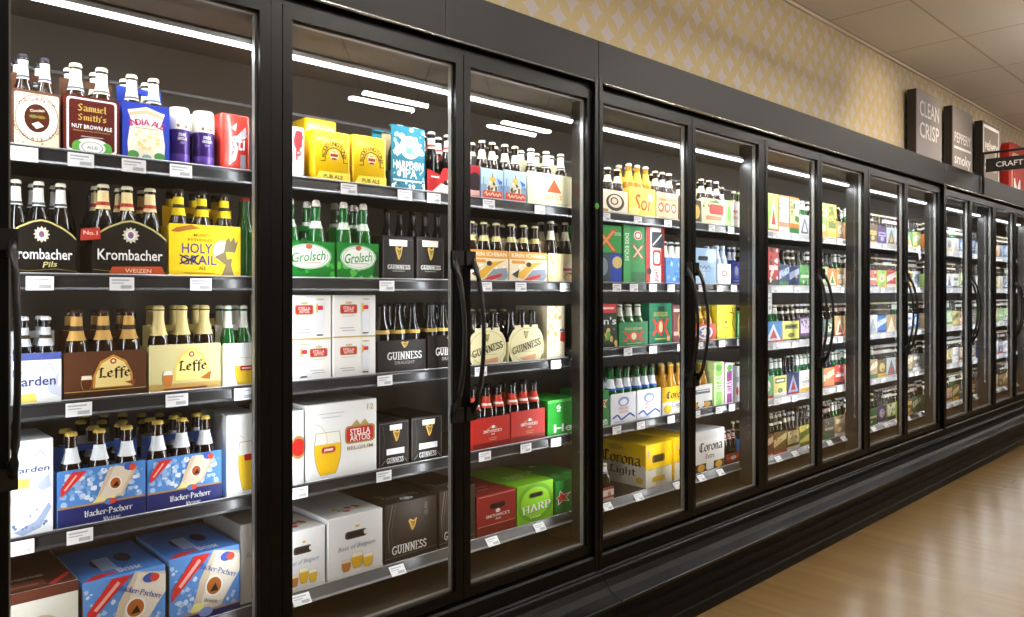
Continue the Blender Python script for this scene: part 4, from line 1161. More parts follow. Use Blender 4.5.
carton(3, 5, 517, 553.5, 483, '#7ab51d', [('e', .5, .5, .48, .5, '#8fcc2a'), ('ring', .5, .5, .5, .5, .2, '#63a01c')] + HDL('#5a8a1a') + [('s', 'HARP', .53, .345, .2, '#2f5a18', .80, .05), ('s', 'HARP', .52, .36, .2, '#f4f8ec', .80, .05), ('t', 'LAGER', .5, .12, .05, '#d9ecb8', .3)], 'lime green box', 'lime green box with white capitals and handle hole on the bottom shelf', d=.34, top='#6aa81c', topart=[('s', 'HARP', .5, .4, .16, '#c6e08c', .5)])
carton(3, 5, 555.5, 590, 478, '#1c7f2c', [('star', .18, .48, .3, .24, 5, .42, '#e9e6e2', .2), ('star', .18, .48, .24, .19, 5, .42, '#cf3a30', .2), ('r', 0, 0, 1, .03, '#0f5a1c')], 'green star box', 'green box with a red star, at the bottom beside the lime green box', d=.34, top='#2a8f38', topart=[('spots', 6, 4, .08, ['#9ad08f', '#4aa84f'], (.1, .1, .9, .9))])

# ---- door four ----------------------------------------------------------------
SOL = lambda a, b_: [('r', 0, 0, 1, .06, b_)]
carrier(4, 1, 597, 628, 190, '#f0e6cc', [('e', .58, .5, .30, .36, '#4a3a30'), ('e', .58, .54, .22, .27, '#e8dcc4'), ('ring', .55, .55, .13, .16, .3, '#4a3a30'), ('r', .0, .05, .35, .2, '#b58a5c'), ('line', [(.36, .06), (.46, .1), (.54, .05), (.66, .1)], .025, '#6a5a48')], 'ring emblem carrier', 'cream carrier with a dark ring emblem, beside the green sticker post', 'cream_neck', 3, 168)
carrier(4, 1, 629, 655.5, 188, '#f3cf5a', [('t', 'Sol', .5, .5, .55, '#c4472c', .56, 0, .1), ('e', .8, .7, .12, .15, '#f8e6a0'), ('e', .2, .2, .2, .15, '#f8e08a')], 'yellow sun carrier', 'yellow carrier with a big red script word on the top shelf', 'sun', 3, 166)
carrier(4, 1, 656.5, 678, 193, '#f0cba4', [('e', .2, .45, .13, .18, '#d9634a'), ('e', .2, .45, .08, .1, '#f3e2cc'), ('e', .5, .45, .13, .18, '#d9634a'), ('e', .5, .45, .08, .1, '#f3e2cc'), ('e', .8, .45, .13, .18, '#d9634a'), ('e', .8, .45, .08, .1, '#f3e2cc'), ('r', .06, .7, .94, .78, '#e0a070'), ('r', .06, .05, .94, .1, '#c98a5a')], 'peach three-badge carrier', 'peach carrier with three red badges in a row', 'cream_neck', 3, 173)
carrier(4, 1, 679, 690, 198, '#6a5244', [('e', .5, .5, .3, .3, '#c9b89a')], 'brown carrier at the centre stiles', 'brown carrier half hidden by the fourth and fifth door stiles', 'cream_neck', 1, 184)
o, w, h0 = carton(4, 2, 596, 622, 253, '#2346b0', [('r', 0, 0, .55, 1, '#3a4a55'), ('e', .25, .55, .2, .3, '#7c8a92'), ('e', .82, .7, .2, .2, '#d9c27a')], 'blue can pack', 'blue and slate can pack under the green cross box, beside the end post', d=.18)
carton(4, 2, 596, 622, 225, '#2f9a45', [('xx', .38, .45, .34, .42, .1, '#c9422c'), ('xx', .38, .45, .3, .36, .05, '#e8a05a'), ('t', 'DOS', .84, .7, .12, '#e8f2e6', .24)], 'x', 'green box with a red cross, stacked on the blue can pack', d=.18, dz=h0 + .001)
carton(4, 2, 623.5, 645, 224, '#2f8f4a', [('r', 0, 0, .3, 1, '#46a85c'), ('t', 'DOS EQUIS', .14, .62, .12, '#e9f2ea', .8, -PI / 2), ('xx', .66, .55, .22, .12, .07, '#d24a36'), ('xx', .66, .55, .2, .10, .035, '#f0d8c4'), ('e', .66, .83, .2, .08, '#e6ece6'), ('ring', .66, .83, .17, .07, .4, '#d24a36'), ('r', .35, 0, 1, .2, '#1f6a3a')], 'tall green cross box', 'tall green box with red crosses and a pale oval on the second shelf', d=.2)
carton(4, 2, 646, 664.5, 226, '#e6dede', [('r', 0, 0, .22, 1, '#c8342e'), ('r', .82, 0, 1, 1, '#c8342e'), ('rr', .3, .64, .95, .92, .08, '#3a3f46'), ('line', [(.35, .68), (.85, .88)], .03, '#e6e6ea'), ('rr', .35, .32, .8, .6, .1, '#b9382e'), ('rr', .42, .36, .74, .56, .08, '#efe9e2'), ('t', 'LIGHT', .55, .14, .12, '#8a3a3a', .5, PI / 2), ('e', .16, .22, .12, .06, '#2d2d34')], 'tall red and white box', 'tall white box with red side bands on the second shelf', d=.2)
carrier(4, 2, 665.5, 686.5, 258, '#5f8fd4', [('spots', 14, 5, .08, ['#86aee4', '#4a78c4', '#a9c6ee'], (.02, .02, .98, .98))], 'mid-blue carrier', 'mid-blue mottled carrier with silver-necked bottles, at the centre stiles', 'silver_neck', 3, 242)
carton(4, 3, 594, 617.5, 304, '#26301f', [('rr', .05, .80, .96, 1, .05, '#c8323a'), ('r', .15, .88, .85, .93, '#f0c8c4'), ('t', "an's", .55, .62, .17, '#eceaec', .8), ('spots', 12, 9, .08, ['#3f8a3a', '#62a84a', '#d9b46a'], (.1, .05, .95, .48))], 'red-topped dark pack', 'dark pack with red top panel and green pictures on the middle shelf', d=.18)
DXX = [('t', 'DOS EQUIS', .5, .72, .12, '#c9b452', .6), ('xx', .34, .42, .16, .2, .055, '#c83a30'), ('xx', .66, .42, .16, .2, .055, '#c83a30'), ('e', .5, .42, .09, .14, '#d8d2a2'), ('r', .25, .12, .75, .15, '#b9ae5a')]
carrier(4, 3, 619, 648, 322, '#1f7a44', DXX, 'green double cross carrier', 'green carrier with two red crosses and bottles showing', 'green_white', 3, 304)
carton(4, 3, 649, 672, 303, '#1d7050', DXX + [('rr', .36, .80, .66, .92, .05, '#143a2c'), ('r', .78, .08, .9, .2, '#d98a6a')], 'teal double cross box', 'teal-green closed box with two red crosses and a handle hole', d=.2)
carton(4, 3, 673.5, 687, 305, '#7a4a4c', [('ring', .6, .45, .3, .4, .25, '#d9a85c'), ('e', .62, .45, .2, .3, '#e8dcc4'), ('r', 0, .82, .5, .9, '#d9c4b4'), ('r', 0, .2, .4, .3, '#c8b0a2')], 'plum box at the centre stiles', 'plum box with a gold oval beside the centre stiles, middle shelf', d=.2)
carton(4, 4, 592, 609.5, 391, '#2a7a3c', [('star', .55, .66, .4, .2, 5, .42, '#efe9e4', .1), ('star', .55, .66, .33, .165, 5, .42, '#d23f34', .1), ('t', 'en', .7, .12, .16, '#eff4ef', .36)], 'narrow green star box', 'narrow green box with a red star on the fourth shelf', d=.2)
PER = [('e', .5, .72, .22, .16, '#7f92cc'), ('e', .5, .7, .15, .1, '#e6e9f4'), ('t', 'PERONI', .5, .50, .1, '#d6808a', .36), ('t', 'NASTRO', .5, .38, .08, '#d6808a', .36), ('line', [(.05, .2), (.25, .3), (.4, .12), (.6, .22), (.75, .3), (.95, .16)], .06, '#2f50a8'), ('r', .1, .05, .5, .08, '#a8b2d8')]
carrier(4, 4, 611, 636, 393, '#e6e9f1', PER, 'first white-blue lager carrier', 'white carrier with blue script, next to the narrow green star box', 'blue_white', 3, 367)
carrier(4, 4, 637, 661, 389, '#e6e9f1', PER, 'second white-blue lager carrier', 'white carrier with blue script, next to the yellow blackletter carrier', 'blue_white', 3, 365)
carrier(4, 4, 662, 689, 386, '#e9bd2a', [('r', 0, 0, 1, .45, '#e2e0da'), ('b', 'Corona', .56, .70, .28, '#2b2440', .8), ('b', 'Light', .6, .3, .25, '#6a6a8a', .5), ('e', .2, .2, .14, .16, '#d9b43a')], 'yellow blackletter carrier', 'yellow and white carrier with black blackletter and golden bottles', 'lager', 3, 363)
CORL = [('r', 0, 0, 1, .5, '#e4dfcf'), ('b', 'Corona', .6, .62, .3, '#241f26', .66), ('b', 'Light', .62, .3, .24, '#3f4660', .46), ('e', .5, .86, .14, .07, '#c9a030'), ('e', .9, .15, .06, .08, '#d9b43a')]
CORF = [('r', 0, 0, 1, .42, '#e0dccb'), ('r', .38, 0, .62, .42, '#cfc29a'), ('rr', .24, .55, .72, .74, .06, '#7a5c10'), ('rr', .3, .57, .66, .72, .05, '#2e2408'), ('r', .1, .4, .9, .42, '#c9b87a'), ('rr', .24, .1, .72, .22, .04, '#c9a52a'), ('r', .08, .7, .14, .86, '#b8a890')]
carton(4, 5, 645.5, 672, 443, '#f0c40f', CORF, 'big yellow blackletter box', 'big yellow and white box with black blackletter on its side, on the bottom shelf', d=.38, top='#f2cc1e', topart=[('t', 'LIGHT', .5, .25, .1, '#c9a52a', .5)], leftart=CORL)
carton(4, 5, 674.5, 693, 436, '#f0c40f', CORF, 'second yellow box', 'yellow and white box partly behind the centre stiles, on the bottom shelf', d=.38, top='#f2cc1e')
carrier(4, 5, 596, 614, 488, '#8f4a3a', [('r', 0, .3, 1, .8, '#e0d6d0'), ('t', '6', .75, .5, .4, '#a83a34', .2), ('r', 0, 0, 1, .12, '#c9b4a8')], 'small brown carrier', 'small brown and white carrier in front of the big yellow blackletter box', 'white_neck', 2, 463)

# ---- door five ----------------------------------------------------------------
carrier(5, 1, 691.5, 701, 200, '#4a443c', [('e', .5, .5, .4, .3, '#d9b45a'), ('r', 0, 0, 1, .1, '#c9bda2')], 'narrow dark carrier', 'narrow dark carrier with a gold spot, top shelf beside the centre stiles', 'cream_neck', 1, 184)
carrier(5, 1, 702, 725.5, 199, '#e6dfb4', [('rr', .3, .42, .92, .8, .08, '#b8392c'), ('spots', 8, 6, .06, ['#5a8a3c', '#c9a04a'], (.05, .5, .4, .95)), ('rr', .15, .2, .85, .36, .05, '#c98a6a'), ('r', 0, 0, 1, .06, '#b9ae7a'), ('p', [(.3, .85), (.6, .98), (.8, .85)], '#4a7a3a')], 'cream and red leaf carrier', 'cream carrier with a red panel and green leaves, top shelf behind the fifth door', 'cream_neck', 3, 181)
carton(5, 1, 726.5, 747, 199, '#e9e4d4', [('r', 0, 0, .34, 1, '#a9d98a'), ('e', .18, .5, .1, .3, '#6fb050'), ('line', [(.5, .58), (.56, .68), (.64, .56), (.72, .68), (.82, .58)], .05, '#d97a7a'), ('line', [(.5, .34), (.58, .44), (.66, .32), (.74, .44), (.84, .34)], .05, '#d97a7a')], 'pale green and white box', 'pale box with a green side stripe at the end of the top shelf', d=.13, h=.15)
for k in range(3):
    loose(5, 1, 727 + 6.6 * k, 187 + k, 'cream_neck', 'brown bottle with cream neck label, %s of three behind the pale green and white box' % ORD[k], Y=YF + .145, s=.7, group='bottles behind the pale green and white box')
carton(5, 2, 688, 716.5, 248, '#9fc4e8', [('e', .3, .3, .3, .3, '#c4dcf2'), ('e', .8, .8, .2, .2, '#c9e0f4'), ('rr', .34, .66, .7, .78, .05, '#28303a'), ('line', [(.4, .42), (.44, .54), (.5, .44), (.58, .52), (.62, .42), (.72, .54), (.78, .42)], .03, '#6a7f98'), ('r', .2, .36, .8, .38, '#7f9cc0')], 'ice-blue box', 'ice-blue box with a handle hole, second shelf behind the fifth door', d=.2)
carrier(5, 2, 717.5, 731, 264, '#f0eef0', [('e', .5, .55, .22, .15, '#c8423c'), ('e', .5, .55, .14, .09, '#f4ecec'), ('t', 'Lite', .5, .25, .16, '#8f97a4', .5)], 'white ring carrier', 'white carrier with a red ring, between the ice-blue box and the navy one', 'ice', 2, 246)
carrier(5, 2, 732, 748, 262, '#27389c', [('e', .5, .55, .3, .3, '#6a82d0'), ('e', .5, .6, .18, .2, '#dfe4f4'), ('r', .2, .15, .8, .2, '#93a4e0')], 'navy carrier', 'navy blue carrier with a pale emblem at the end of the second shelf', 'navy', 2, 248)
carrier(5, 3, 691, 716, 324, '#d1552f', [('e', .55, .5, .32, .4, '#e8e2e6'), ('e', .55, .5, .24, .3, '#5a78c0'), ('star', .55, .5, .2, .3, 6, .5, '#f2e8d4'), ('r', 0, .3, .3, .5, '#e8c8a8')], 'orange badge carrier', 'orange carrier with a blue and white badge, behind the curved handle of the fifth door', 'sun', 3, 306)
carton(5, 3, 717, 736, 305, '#e6d636', [('spots', 10, 8, .07, ['#f2e86a', '#d0bc20'], (.05, .05, .8, .95)), ('line', [(.75, .95), (.9, .7), (.8, .45), (.95, .2)], .03, '#3a3a1a'), ('line', [(.6, .8), (.85, .75)], .03, '#3a3a1a'), ('e', .45, .5, .06, .05, '#b85a2c'), ('r', .3, .3, .6, .36, '#b9a83a')], 'lemon yellow box', 'lemon yellow box with dark twig drawing on the middle shelf', d=.2)
carton(5, 3, 737, 748, 311, '#3f9a52', [('r', .2, .1, .5, .9, '#a8d8a8')], 'slim green box', 'slim green box at the end of the middle shelf behind the fifth door', d=.2)
carrier(5, 4, 690, 712.5, 385, '#e9e9ea', [('r', .1, .62, .9, .8, '#6a7080'), ('r', .3, .72, .9, .76, '#e9e9ea'), ('r', 0, .0, 1, .28, '#3a3a3c'), ('e', .2, .14, .16, .12, '#e0a83a'), ('e', .75, .14, .16, .12, '#e0a83a'), ('e', .48, .2, .14, .18, '#f2f2f0')], 'white and black lager carrier', 'white carrier with a black foot and golden bottles, fourth shelf', 'lager', 2, 362)
carton(5, 4, 714, 724, 362, '#cfe8a0', [('r', .2, 0, .8, 1, '#7fc04a'), ('t', 'RITAS', .5, .5, .35, '#e6f4d4', .9, PI / 2), ('e', .5, .86, .3, .08, '#4f9a2c')], 'slim lime box', 'slim lime green upright box beside the white and black lager carrier', d=.18)
carton(5, 4, 725, 733.5, 363, '#dcd2e6', [('r', .2, 0, .8, .8, '#8a3a7a'), ('e', .5, .88, .3, .08, '#4f9a2c'), ('t', 'RITAS', .5, .4, .3, '#efd8ea', .8, PI / 2)], 'slim purple box', 'slim purple upright box beside the slim lime one', d=.18)
carton(5, 4, 734.5, 748, 366, '#dfe4ea', [('e', .5, .3, .22, .12, '#c8423c'), ('r', .2, .55, .8, .7, '#aab8c8')], 'slim silver box', 'slim silver upright box with a red spot, at the end of the fourth shelf', d=.18)
carton(5, 5, 695, 724.5, 430, '#e8e6e2', [('r', 0, .78, 1, 1, '#d9d9dc'), ('b', 'Corona', .54, .6, .25, '#2b2735', .8), ('t', 'Extra', .5, .36, .12, '#6a6a78', .3), ('r', 0, 0, 1, .2, '#46423c'), ('e', .2, .1, .12, .09, '#e0a83a'), ('e', .8, .1, .12, .09, '#e0a83a'), ('rr', .36, .02, .62, .26, .05, '#f0eeea')], 'white blackletter box', 'white box with black blackletter on the bottom shelf behind the fifth door', d=.36, top='#d6d6d8')
carrier(5, 5, 726.5, 746, 452, '#7a2a22', [('r', 0, .4, 1, .7, '#b8483a'), ('e', .5, .55, .2, .2, '#e6d2c4')], 'dark red carrier', 'dark red carrier with tall bottles at the end of the bottom shelf', 'red_white', 3, 428)

# ---- rows of bottles further back on the shelves ---------------------------------
def rear_row(door, row, pxs, yt, bk, behind, Y=YF + .165, s=.95, where='the row behind the'):
    for i, px in enumerate(pxs):
        loose(door, row, px, yt, bk, '%s, %s in %s %s' % (BOTTLES[bk][3], ORD[i], where, behind), Y, s, 'bottles in ' + where + ' ' + behind)


rear_row(1, 2, (68, 95, 122, 150), 189, 'dark_plain', 'arched carriers')
rear_row(1, 3, (80, 107, 134, 161, 188, 214), 313, 'gold_stripe', 'abbey ale carriers')
rear_row(1, 4, (84, 105, 126, 147, 168, 188), 421, 'blue_neck', 'sky-blue carriers', s=.9)
rear_row(1, 4, (88, 107, 126, 145, 163, 181), 414, 'blue_neck', 'sky-blue carriers', Y=YF + .24, s=.88, where='rearmost row by')
rear_row(2, 3, (392, 408, 424, 440), 303, 'dark_plain', 'draught stout carriers')
rear_row(3, 3, (476, 487, 498, 508), 309, 'gold_neck', 'cream stout carriers')
rear_row(3, 4, (476, 487, 498, 508), 387, 'red_band', 'red carriers')

# ---- the doors further on ---------------------------------------------------------
FAR_COL = {'k': ('#6a665f', '#bdb8ae'), 'g': ('#5fa05a', '#d9ecc8'), 'l': ('#a9cf6a', '#eef4d2'), 'o': ('#e0853a', '#f3dcb0'), 'r': ('#c23a30', '#f0dcd6'), 'p': ('#dc7f66', '#f6e4d8'), 'n': ('#2e3a62', '#aab4d4'), 'b': ('#3f7fc4', '#d6e4f4'),
           'w': ('#e9e8e6', '#a9b4c4'), 'y': ('#dcd070', '#6a7a3a'), 'd': ('#6e5a30', '#d6c48a'), 'e': ('#3a6a44', '#d8d4b0'), 'm': ('#5a4272', '#d0c0d8'), 's': ('#b9c2c8', '#5a646e'), 't': ('#b89a6a', '#efe2c4'), 'u': ('#7a4a30', '#e0c8a8')}
FAR_NAME = {'k': 'grey', 'g': 'green', 'l': 'lime green', 'o': 'orange', 'r': 'red', 'p': 'salmon', 'n': 'navy', 'b': 'blue', 'w': 'white', 'y': 'pale yellow', 'd': 'olive brown', 'e': 'dark green', 'm': 'purple', 's': 'silver', 't': 'tan', 'u': 'brown'}
# door: shelf rows of goods; a capital letter is a tall closed box, a small one an open carrier with bottles
FAR = {6: ['kGLPO', 'rwRnn', 'gby', 'egyn', 'budd'], 7: ['skLYt', 'gelot', 'mnet', 'wgor', 'ydkt'], 8: ['okdm', 'wrpl', 'twwb', 'wBtd', 'mdem'],
       9: ['swgl', 'rlys', 'tkwb', 'sutk', 'llde'], 10: ['obns', 'lygw', 'twbg', 'kswd', 'edku'], 11: ['wbsn', 'wlgs', 'ytgk', 'wuok', 'dkeu'], 12: ['swbo', 'wsky', 'glyt', 'nbsw', 'kdut'], 13: ['sbwk', 'wsby', 'glwt', 'nwsk', 'dtuk']}
FAR_BOT = ['cream_neck', 'gold_neck', 'dark_plain', 'green_white', 'silver_neck', 'red_white']
stuff = MB()


def far_bottle_mesh(b, x, y, z, s, kind):
    g, cap, nk, _w = BOTTLES[kind]
    b.lathe([(.028 * s, 0), (.028 * s, .12), (.0155 * s, .17), (.0125 * s, .2155)], g, 6, x, y, z, caps=False)
    if nk:
        b.lathe([(s * radius_at([(.0285, 0), (.0285, .12), (.0160, .17), (.0130, .2155)], q), q) for q in (max(nk[0], .172), .172 + (nk[1] - .172) * .75)], nk[2], 6, x, y, z, caps=False)
    b.lathe([(.0140 * s, .216), (.0130 * s, .228)], cap, 6, x, y, z, caps=True)


rf = random.Random(11)
for door in range(6, 14):
    pair, side = door // 2, door % 2
    P0, PM, P1 = PAIRS[pair]
    xa, xb = (P0 + .10, PM + .08) if side == 0 else (PM + .085, P1 + .05)
    for row in range(5):
        zs = rows_of(pair)[row] + .0005
        seq = FAR[door][row]
        n = len(seq)
        wsum = (xb - xa) / n
        for i, c in enumerate(seq):
            base, acc = FAR_COL[c.lower()]
            tall = c.isupper()
            w = wsum - .006
            X = xa + wsum * (i + .5)
            h = (.235 if tall else .125 + .02 * rf.random())
            d = .16 if tall else .128
            art = []
            third = rf.choice(['#c8423c', '#e0b23a', '#2f4f9a', '#3a7a44', '#f0ece4', '#2a2624', acc])
            k = rf.randrange(6)
            yb = .55 + .25 * rf.random()
            art = [('r', 0, 0, 1, .06 + .18 * rf.random(), third)]
            if k == 0:
                art += [('e', .5, .55, .3, .26, acc), ('spots', 5, rf.randrange(99), .07, [base, third], (.3, .4, .7, .7))]
            elif k == 1:
                art += [('r', .12, yb - .14, .9, yb + .1, acc), ('r', .2, yb - .06, .8, yb + .02, third), ('e', .5, .3, .2, .12, acc)]
            elif k == 2:
                art += [('spots', 16, rf.randrange(99), .07, [acc, third, base], (.1, .1, .9, .95)), ('r', .1, .42, .9, .54, acc)]
            elif k == 3:
                art += [('p', [(.08, .1), (.5, .9), (.92, .1)], acc), ('p', [(.3, .2), (.5, .65), (.72, .2)], third)]
            elif k == 4:
                art += [('p', [(0, .3), (1, .62), (1, .9), (0, .66)], acc), ('spots', 6, rf.randrange(99), .06, [third], (.15, .4, .85, .8))]
            else:
                art += [('r', .06, .3, .94, .94, acc), ('spots', 12, rf.randrange(99), .07, [base, third], (.12, .35, .88, .9))]
            b = basket(w, h, d, base, art, handle=False) if not tall else MB()
            if tall:
                b.bbox(-w / 2, -d / 2, 0, w / 2, d / 2, h, .002, ink(base))
                decals(b, lambda x, z, e: (x - w / 2, -d / 2 - e, z), art, w, h)
            name = 'beer_carton' if tall else 'bottle_carrier'
            o = b.build(name, None, (X, YF + d / 2, zs))
            where = '%s from the %s on the %s behind the %s door' % (ORD[i] if i < (n + 1) // 2 else ORD[n - 1 - i], 'left' if i < (n + 1) // 2 else 'right', SHELFNAME[row], ORD[door - 1])
            tag(o, '%s %s, %s' % (FAR_NAME[c.lower()], 'tall carton' if tall else 'bottle carrier', where), 'carton' if tall else 'bottle carrier', 'cartons and carriers behind the %s door' % ORD[door - 1])
            SHORTS.setdefault((door, row + 1), []).append((X, '%s %s' % (FAR_NAME[c.lower()], 'carton' if tall else 'carrier')))
            if not tall:
                bk = rf.choice(FAR_BOT)
                nb = 3 if w > .15 else 2
                sb = min(1.0, (w - .008) / nb / .062)
                for j in range(2):
                    for q in range(nb):
                        far_bottle_mesh(stuff, X - w / 2 + w * (q + .5) / nb, YF + d * (.26 if j == 0 else .74), zs + .0025, sb, bk)
o = stuff.build('beer_bottles')
tag(o, 'bottles standing in the carriers behind the sixth door and beyond', 'bottles', kind='stuff')

# ---- price tags -----------------------------------------------------------------
TAGS = {(1, 1): (24, 81, 134, 181), (1, 2): (40, 122, 201), (1, 3): (79, 177, 244), (1, 4): (20, 80), (1, 5): (130,), (2, 1): (349, 405, 434), (2, 2): (387,), (2, 3): (385,), (2, 4): (299, 384), (2, 5): (300, 396),
        (3, 1): (489, 540), (3, 2): (486, 521, 565), (3, 3): (481, 556), (3, 4): (485, 526, 556), (3, 5): (491, 538), (4, 1): (606, 638, 668), (4, 2): (617, 634, 653, 671), (4, 3): (628, 653, 681), (4, 4): (617, 641, 671), (4, 5): (606, 637, 676),
        (5, 1): (712, 731), (5, 2): (702, 720, 734), (5, 3): (700, 722, 740), (5, 4): (697, 719, 732), (5, 5): (700, 719)}


def price_tag(X, z, label, low, w=.062, group=None):
    b = MB()
    h = .036
    b.box(-w / 2, 0, 0, w / 2, .0012, h, WHITE_CARD)
    decals(b, lambda x, zz, e: (x - w / 2, -e, zz), [('r', .08, .72, .8, .84, TAG_INK), ('r', .08, .52, .6, .60, TAG_INK), ('r', .45, .14, .9, .40, TAG_INK)], w, h)
    if low:
        o = b.build('price_tag', None, (X, .1075, z - .0275))
        o.rotation_euler = (math.radians(-40), 0, 0)
    else:
        o = b.build('price_tag', None, (X, .1315 - .002, z - .038))
    tag(o, label, 'price tag', group)


for (door, row), xs in TAGS.items():
    z = rows_of(door // 2)[row - 1]
    used = {}
    for x in xs:
        X = at(x, 0, .13)[0]
        short = min(SHORTS[(door, row)], key=lambda s: abs(s[0] - x))[1]
        used.setdefault(short, []).append(X)
    for short, XX in used.items():
        for i, X in enumerate(XX):
            extra = '' if len(XX) == 1 else ('left-hand ' if i == 0 else 'right-hand ')
            price_tag(X, z, '%swhite price tag on the shelf edge below the %s' % (extra, short), row == 5)
for door in range(6, 14):
    pair, side = door // 2, door % 2
    P0, PM, P1 = PAIRS[pair]
    xa, xb = (P0 + .12, PM + .06) if side == 0 else (PM + .10, P1 + .03)
    for row in range(5):
        n = 3
        for i in range(n):
            X = xa + (xb - xa) * (i + .5) / n + rf.uniform(-.04, .04)
            price_tag(X, rows_of(pair)[row], '%s white price tag on the %s edge behind the %s door' % (('left', 'middle', 'right')[i], SHELFNAME[row], ORD[door - 1]), row == 4, .07, 'price tags behind the %s door' % ORD[door - 1])


def talker(px, py, tilt, label):
    X, z = at(px, py, .125)
    b = MB()
    b.box(-.028, 0, -.115, .028, .0012, 0, WHITE_CARD)
    decals(b, lambda x, zz, e: (x - .028, -e, zz - .115), [('r', .12, .7, .85, .78, TAG_INK), ('r', .12, .5, .7, .56, TAG_INK), ('r', .3, .15, .85, .34, TAG_INK)], .056, .115)
    o = b.build('shelf_card', None, (X, .128, z))
    o.rotation_euler = (0, -math.radians(tilt), 0)
    tag(o, label, 'card')


talker(919, 246, 22, 'white paper card hanging askew on the top shelf edge, behind the ninth door')
talker(929, 247, 24, 'white paper card hanging askew on the top shelf edge, nearest the ninth door post')
talker(924, 294, 18, 'white paper card hanging askew on the second shelf edge behind the ninth door')
talker(770, 293, 0, 'white paper card hanging straight on the second shelf edge behind the sixth door')
talker(965.5, 335, 12, 'white paper card hanging on the middle shelf edge behind the tenth door')

# ------------------------------------------------------------------ above the coolers
DARK_SIDE = mat('sign_side', '#231f1c', .5)
SIGN_FACE = mat('sign_face', '#8b8580', .45)


def box_sign(px0, px1, ytop, label, prims, color='#8b8580'):
    x0, zt = at(px0, ytop, .50)
    x1, _ = at(px1, ytop, .50)
    w, h = x1 - x0, zt - 2.431
    root = empty('box_sign', ((x0 + x1) / 2, .534, 2.431))
    tag(root, label, 'sign', 'box signs standing on the coolers')
    b = MB()
    b.box(-w / 2, -.028, 0, w / 2, .05, h, DARK_SIDE)
    b.build('sign_box', root)
    b = MB()
    b.box(-w / 2 + .008, -.034, .008, w / 2 - .008, -.0285, h - .008, ink(color))
    decals(b, lambda x, z, e: (-w / 2 + x, -.034 - e, z), prims, w, h)
    b.build('sign_face', root)


WT = '#f2f0f4'
box_sign(916.5, 942, 88, 'grey sign with two white capital words stacked, first of three framed signs', [('t', 'CLEAN', .5, .84, .15, WT, .76), ('t', 'CRISP', .5, .64, .15, WT, .76)], '#9b9596')
box_sign(952.4, 972.5, 105, 'grey sign with a white rule between two words, middle of three framed signs', [('t', 'PEPPERY', .5, .70, .10, WT, .8), ('r', .08, .585, .92, .61, WT), ('t', 'smoky', .5, .47, .14, WT, .8)], '#8f8886')
box_sign(982.7, 999.5, 120, 'white-bordered grey sign behind the black blade sign, last of three framed signs', [('r', .03, .0, .97, .97, WT), ('r', .08, .0, .92, .935, '#7d7671'), ('t', 'velvety', .5, .74, .16, WT, .76, 0, .15), ('t', 'SILKY', .5, .54, .12, WT, .74), ('t', 'smooth', .5, .34, .12, WT, .7)], '#7d7671')

X, _ = at(981, 180, -.03)
root = empty('blade_sign', (X, -.035, 2.41))
tag(root, 'black blade sign with white capitals, sticking out into the aisle on a thin bracket', 'sign')
zt = at(981, 153, -.04)[1] - 2.41
b = MB()
b.tube([(0, -.012, 0), (0, -.012, zt)], .011, BLACK_METAL, 8)
b.tube([(0, -.002, zt), (0, -.64, zt)], .011, BLACK_METAL, 8)
b.build('bracket', root)
b = MB()
L, H = .54, .120
b.box(-.008, -.034 - L, zt - .055 - H, .008, -.034, zt - .055, mat('blade_black', '#191716', .5))
for yy in (.08, .46):
    b.tube([(0, -.045 - yy, zt - .06), (0, -.045 - yy, zt)], .004, BLACK_METAL, 6)
decals(b, lambda x, z, e: (-.008 - e, -.034 - x, zt - .055 - H + z), [('t', 'CRAFT BEER', .5, .5, .40, WT, .70)], L, H)
b.build('sign_panel', root)

x0, zt = at(1006, 141, .45)
root = empty('round_top_sign', (x0, .45, 2.431))
tag(root, 'red round-cornered sign with cream rim and white lettering, beyond the framed signs', 'sign')
b = MB()
hh = zt - 2.431
pts = [(0, 0), (.95, 0), (.95, hh - .12)] + [(.83 + .12 * math.cos(a), hh - .12 + .12 * math.sin(a)) for a in [i * PI / 12 for i in range(1, 7)]] + [(.12 + .12 * math.cos(a), hh - .12 + .12 * math.sin(a)) for a in [PI / 2 + i * PI / 12 for i in range(0, 6)]] + [(0, hh - .12)]
b.slab(pts, -.03, .06, ink('#a3261b'))
b.build('sign_box', root)
b = MB()
ins = lambda s, dx: [(dx + x * s, z * s + .01) for x, z in pts]
b.slab(ins(.86, .11), -.036, -.031, ink('#c8b596'))
b.slab(ins(.78, .15), -.042, -.0365, ink('#b02a1d'))
decals(b, lambda x, z, e: (x, -.042 - e, z), [('t', 'M', .34, .36, .34, WT)], .95, hh)
b.build('sign_face', root)

# ------------------------------------------------------------------ across the aisle (mirrored in the far doors)
WOOD = mat('wine_rack_wood', '#7a5533', .5)
root = empty('shelf_unit', (9.0, -4.6, 0))
tag(root, 'long open wooden shelf unit across the aisle, mirrored in the far doors', 'shelf unit')
b = MB()
b.box(0, -.5, 0, 12, -.46, 2.0, WOOD)
for k in range(6):
    b.box(2.4 * k, -.46, 0, 2.4 * k + .04, 0, 2.0, WOOD)
b.build('carcass', root)
for k in range(6):
    b = MB()
    b.box(0, -.45, .15 + .36 * k, 12.04, 0.02, .19 + .36 * k, WOOD)
    b.build('shelf_board', root)

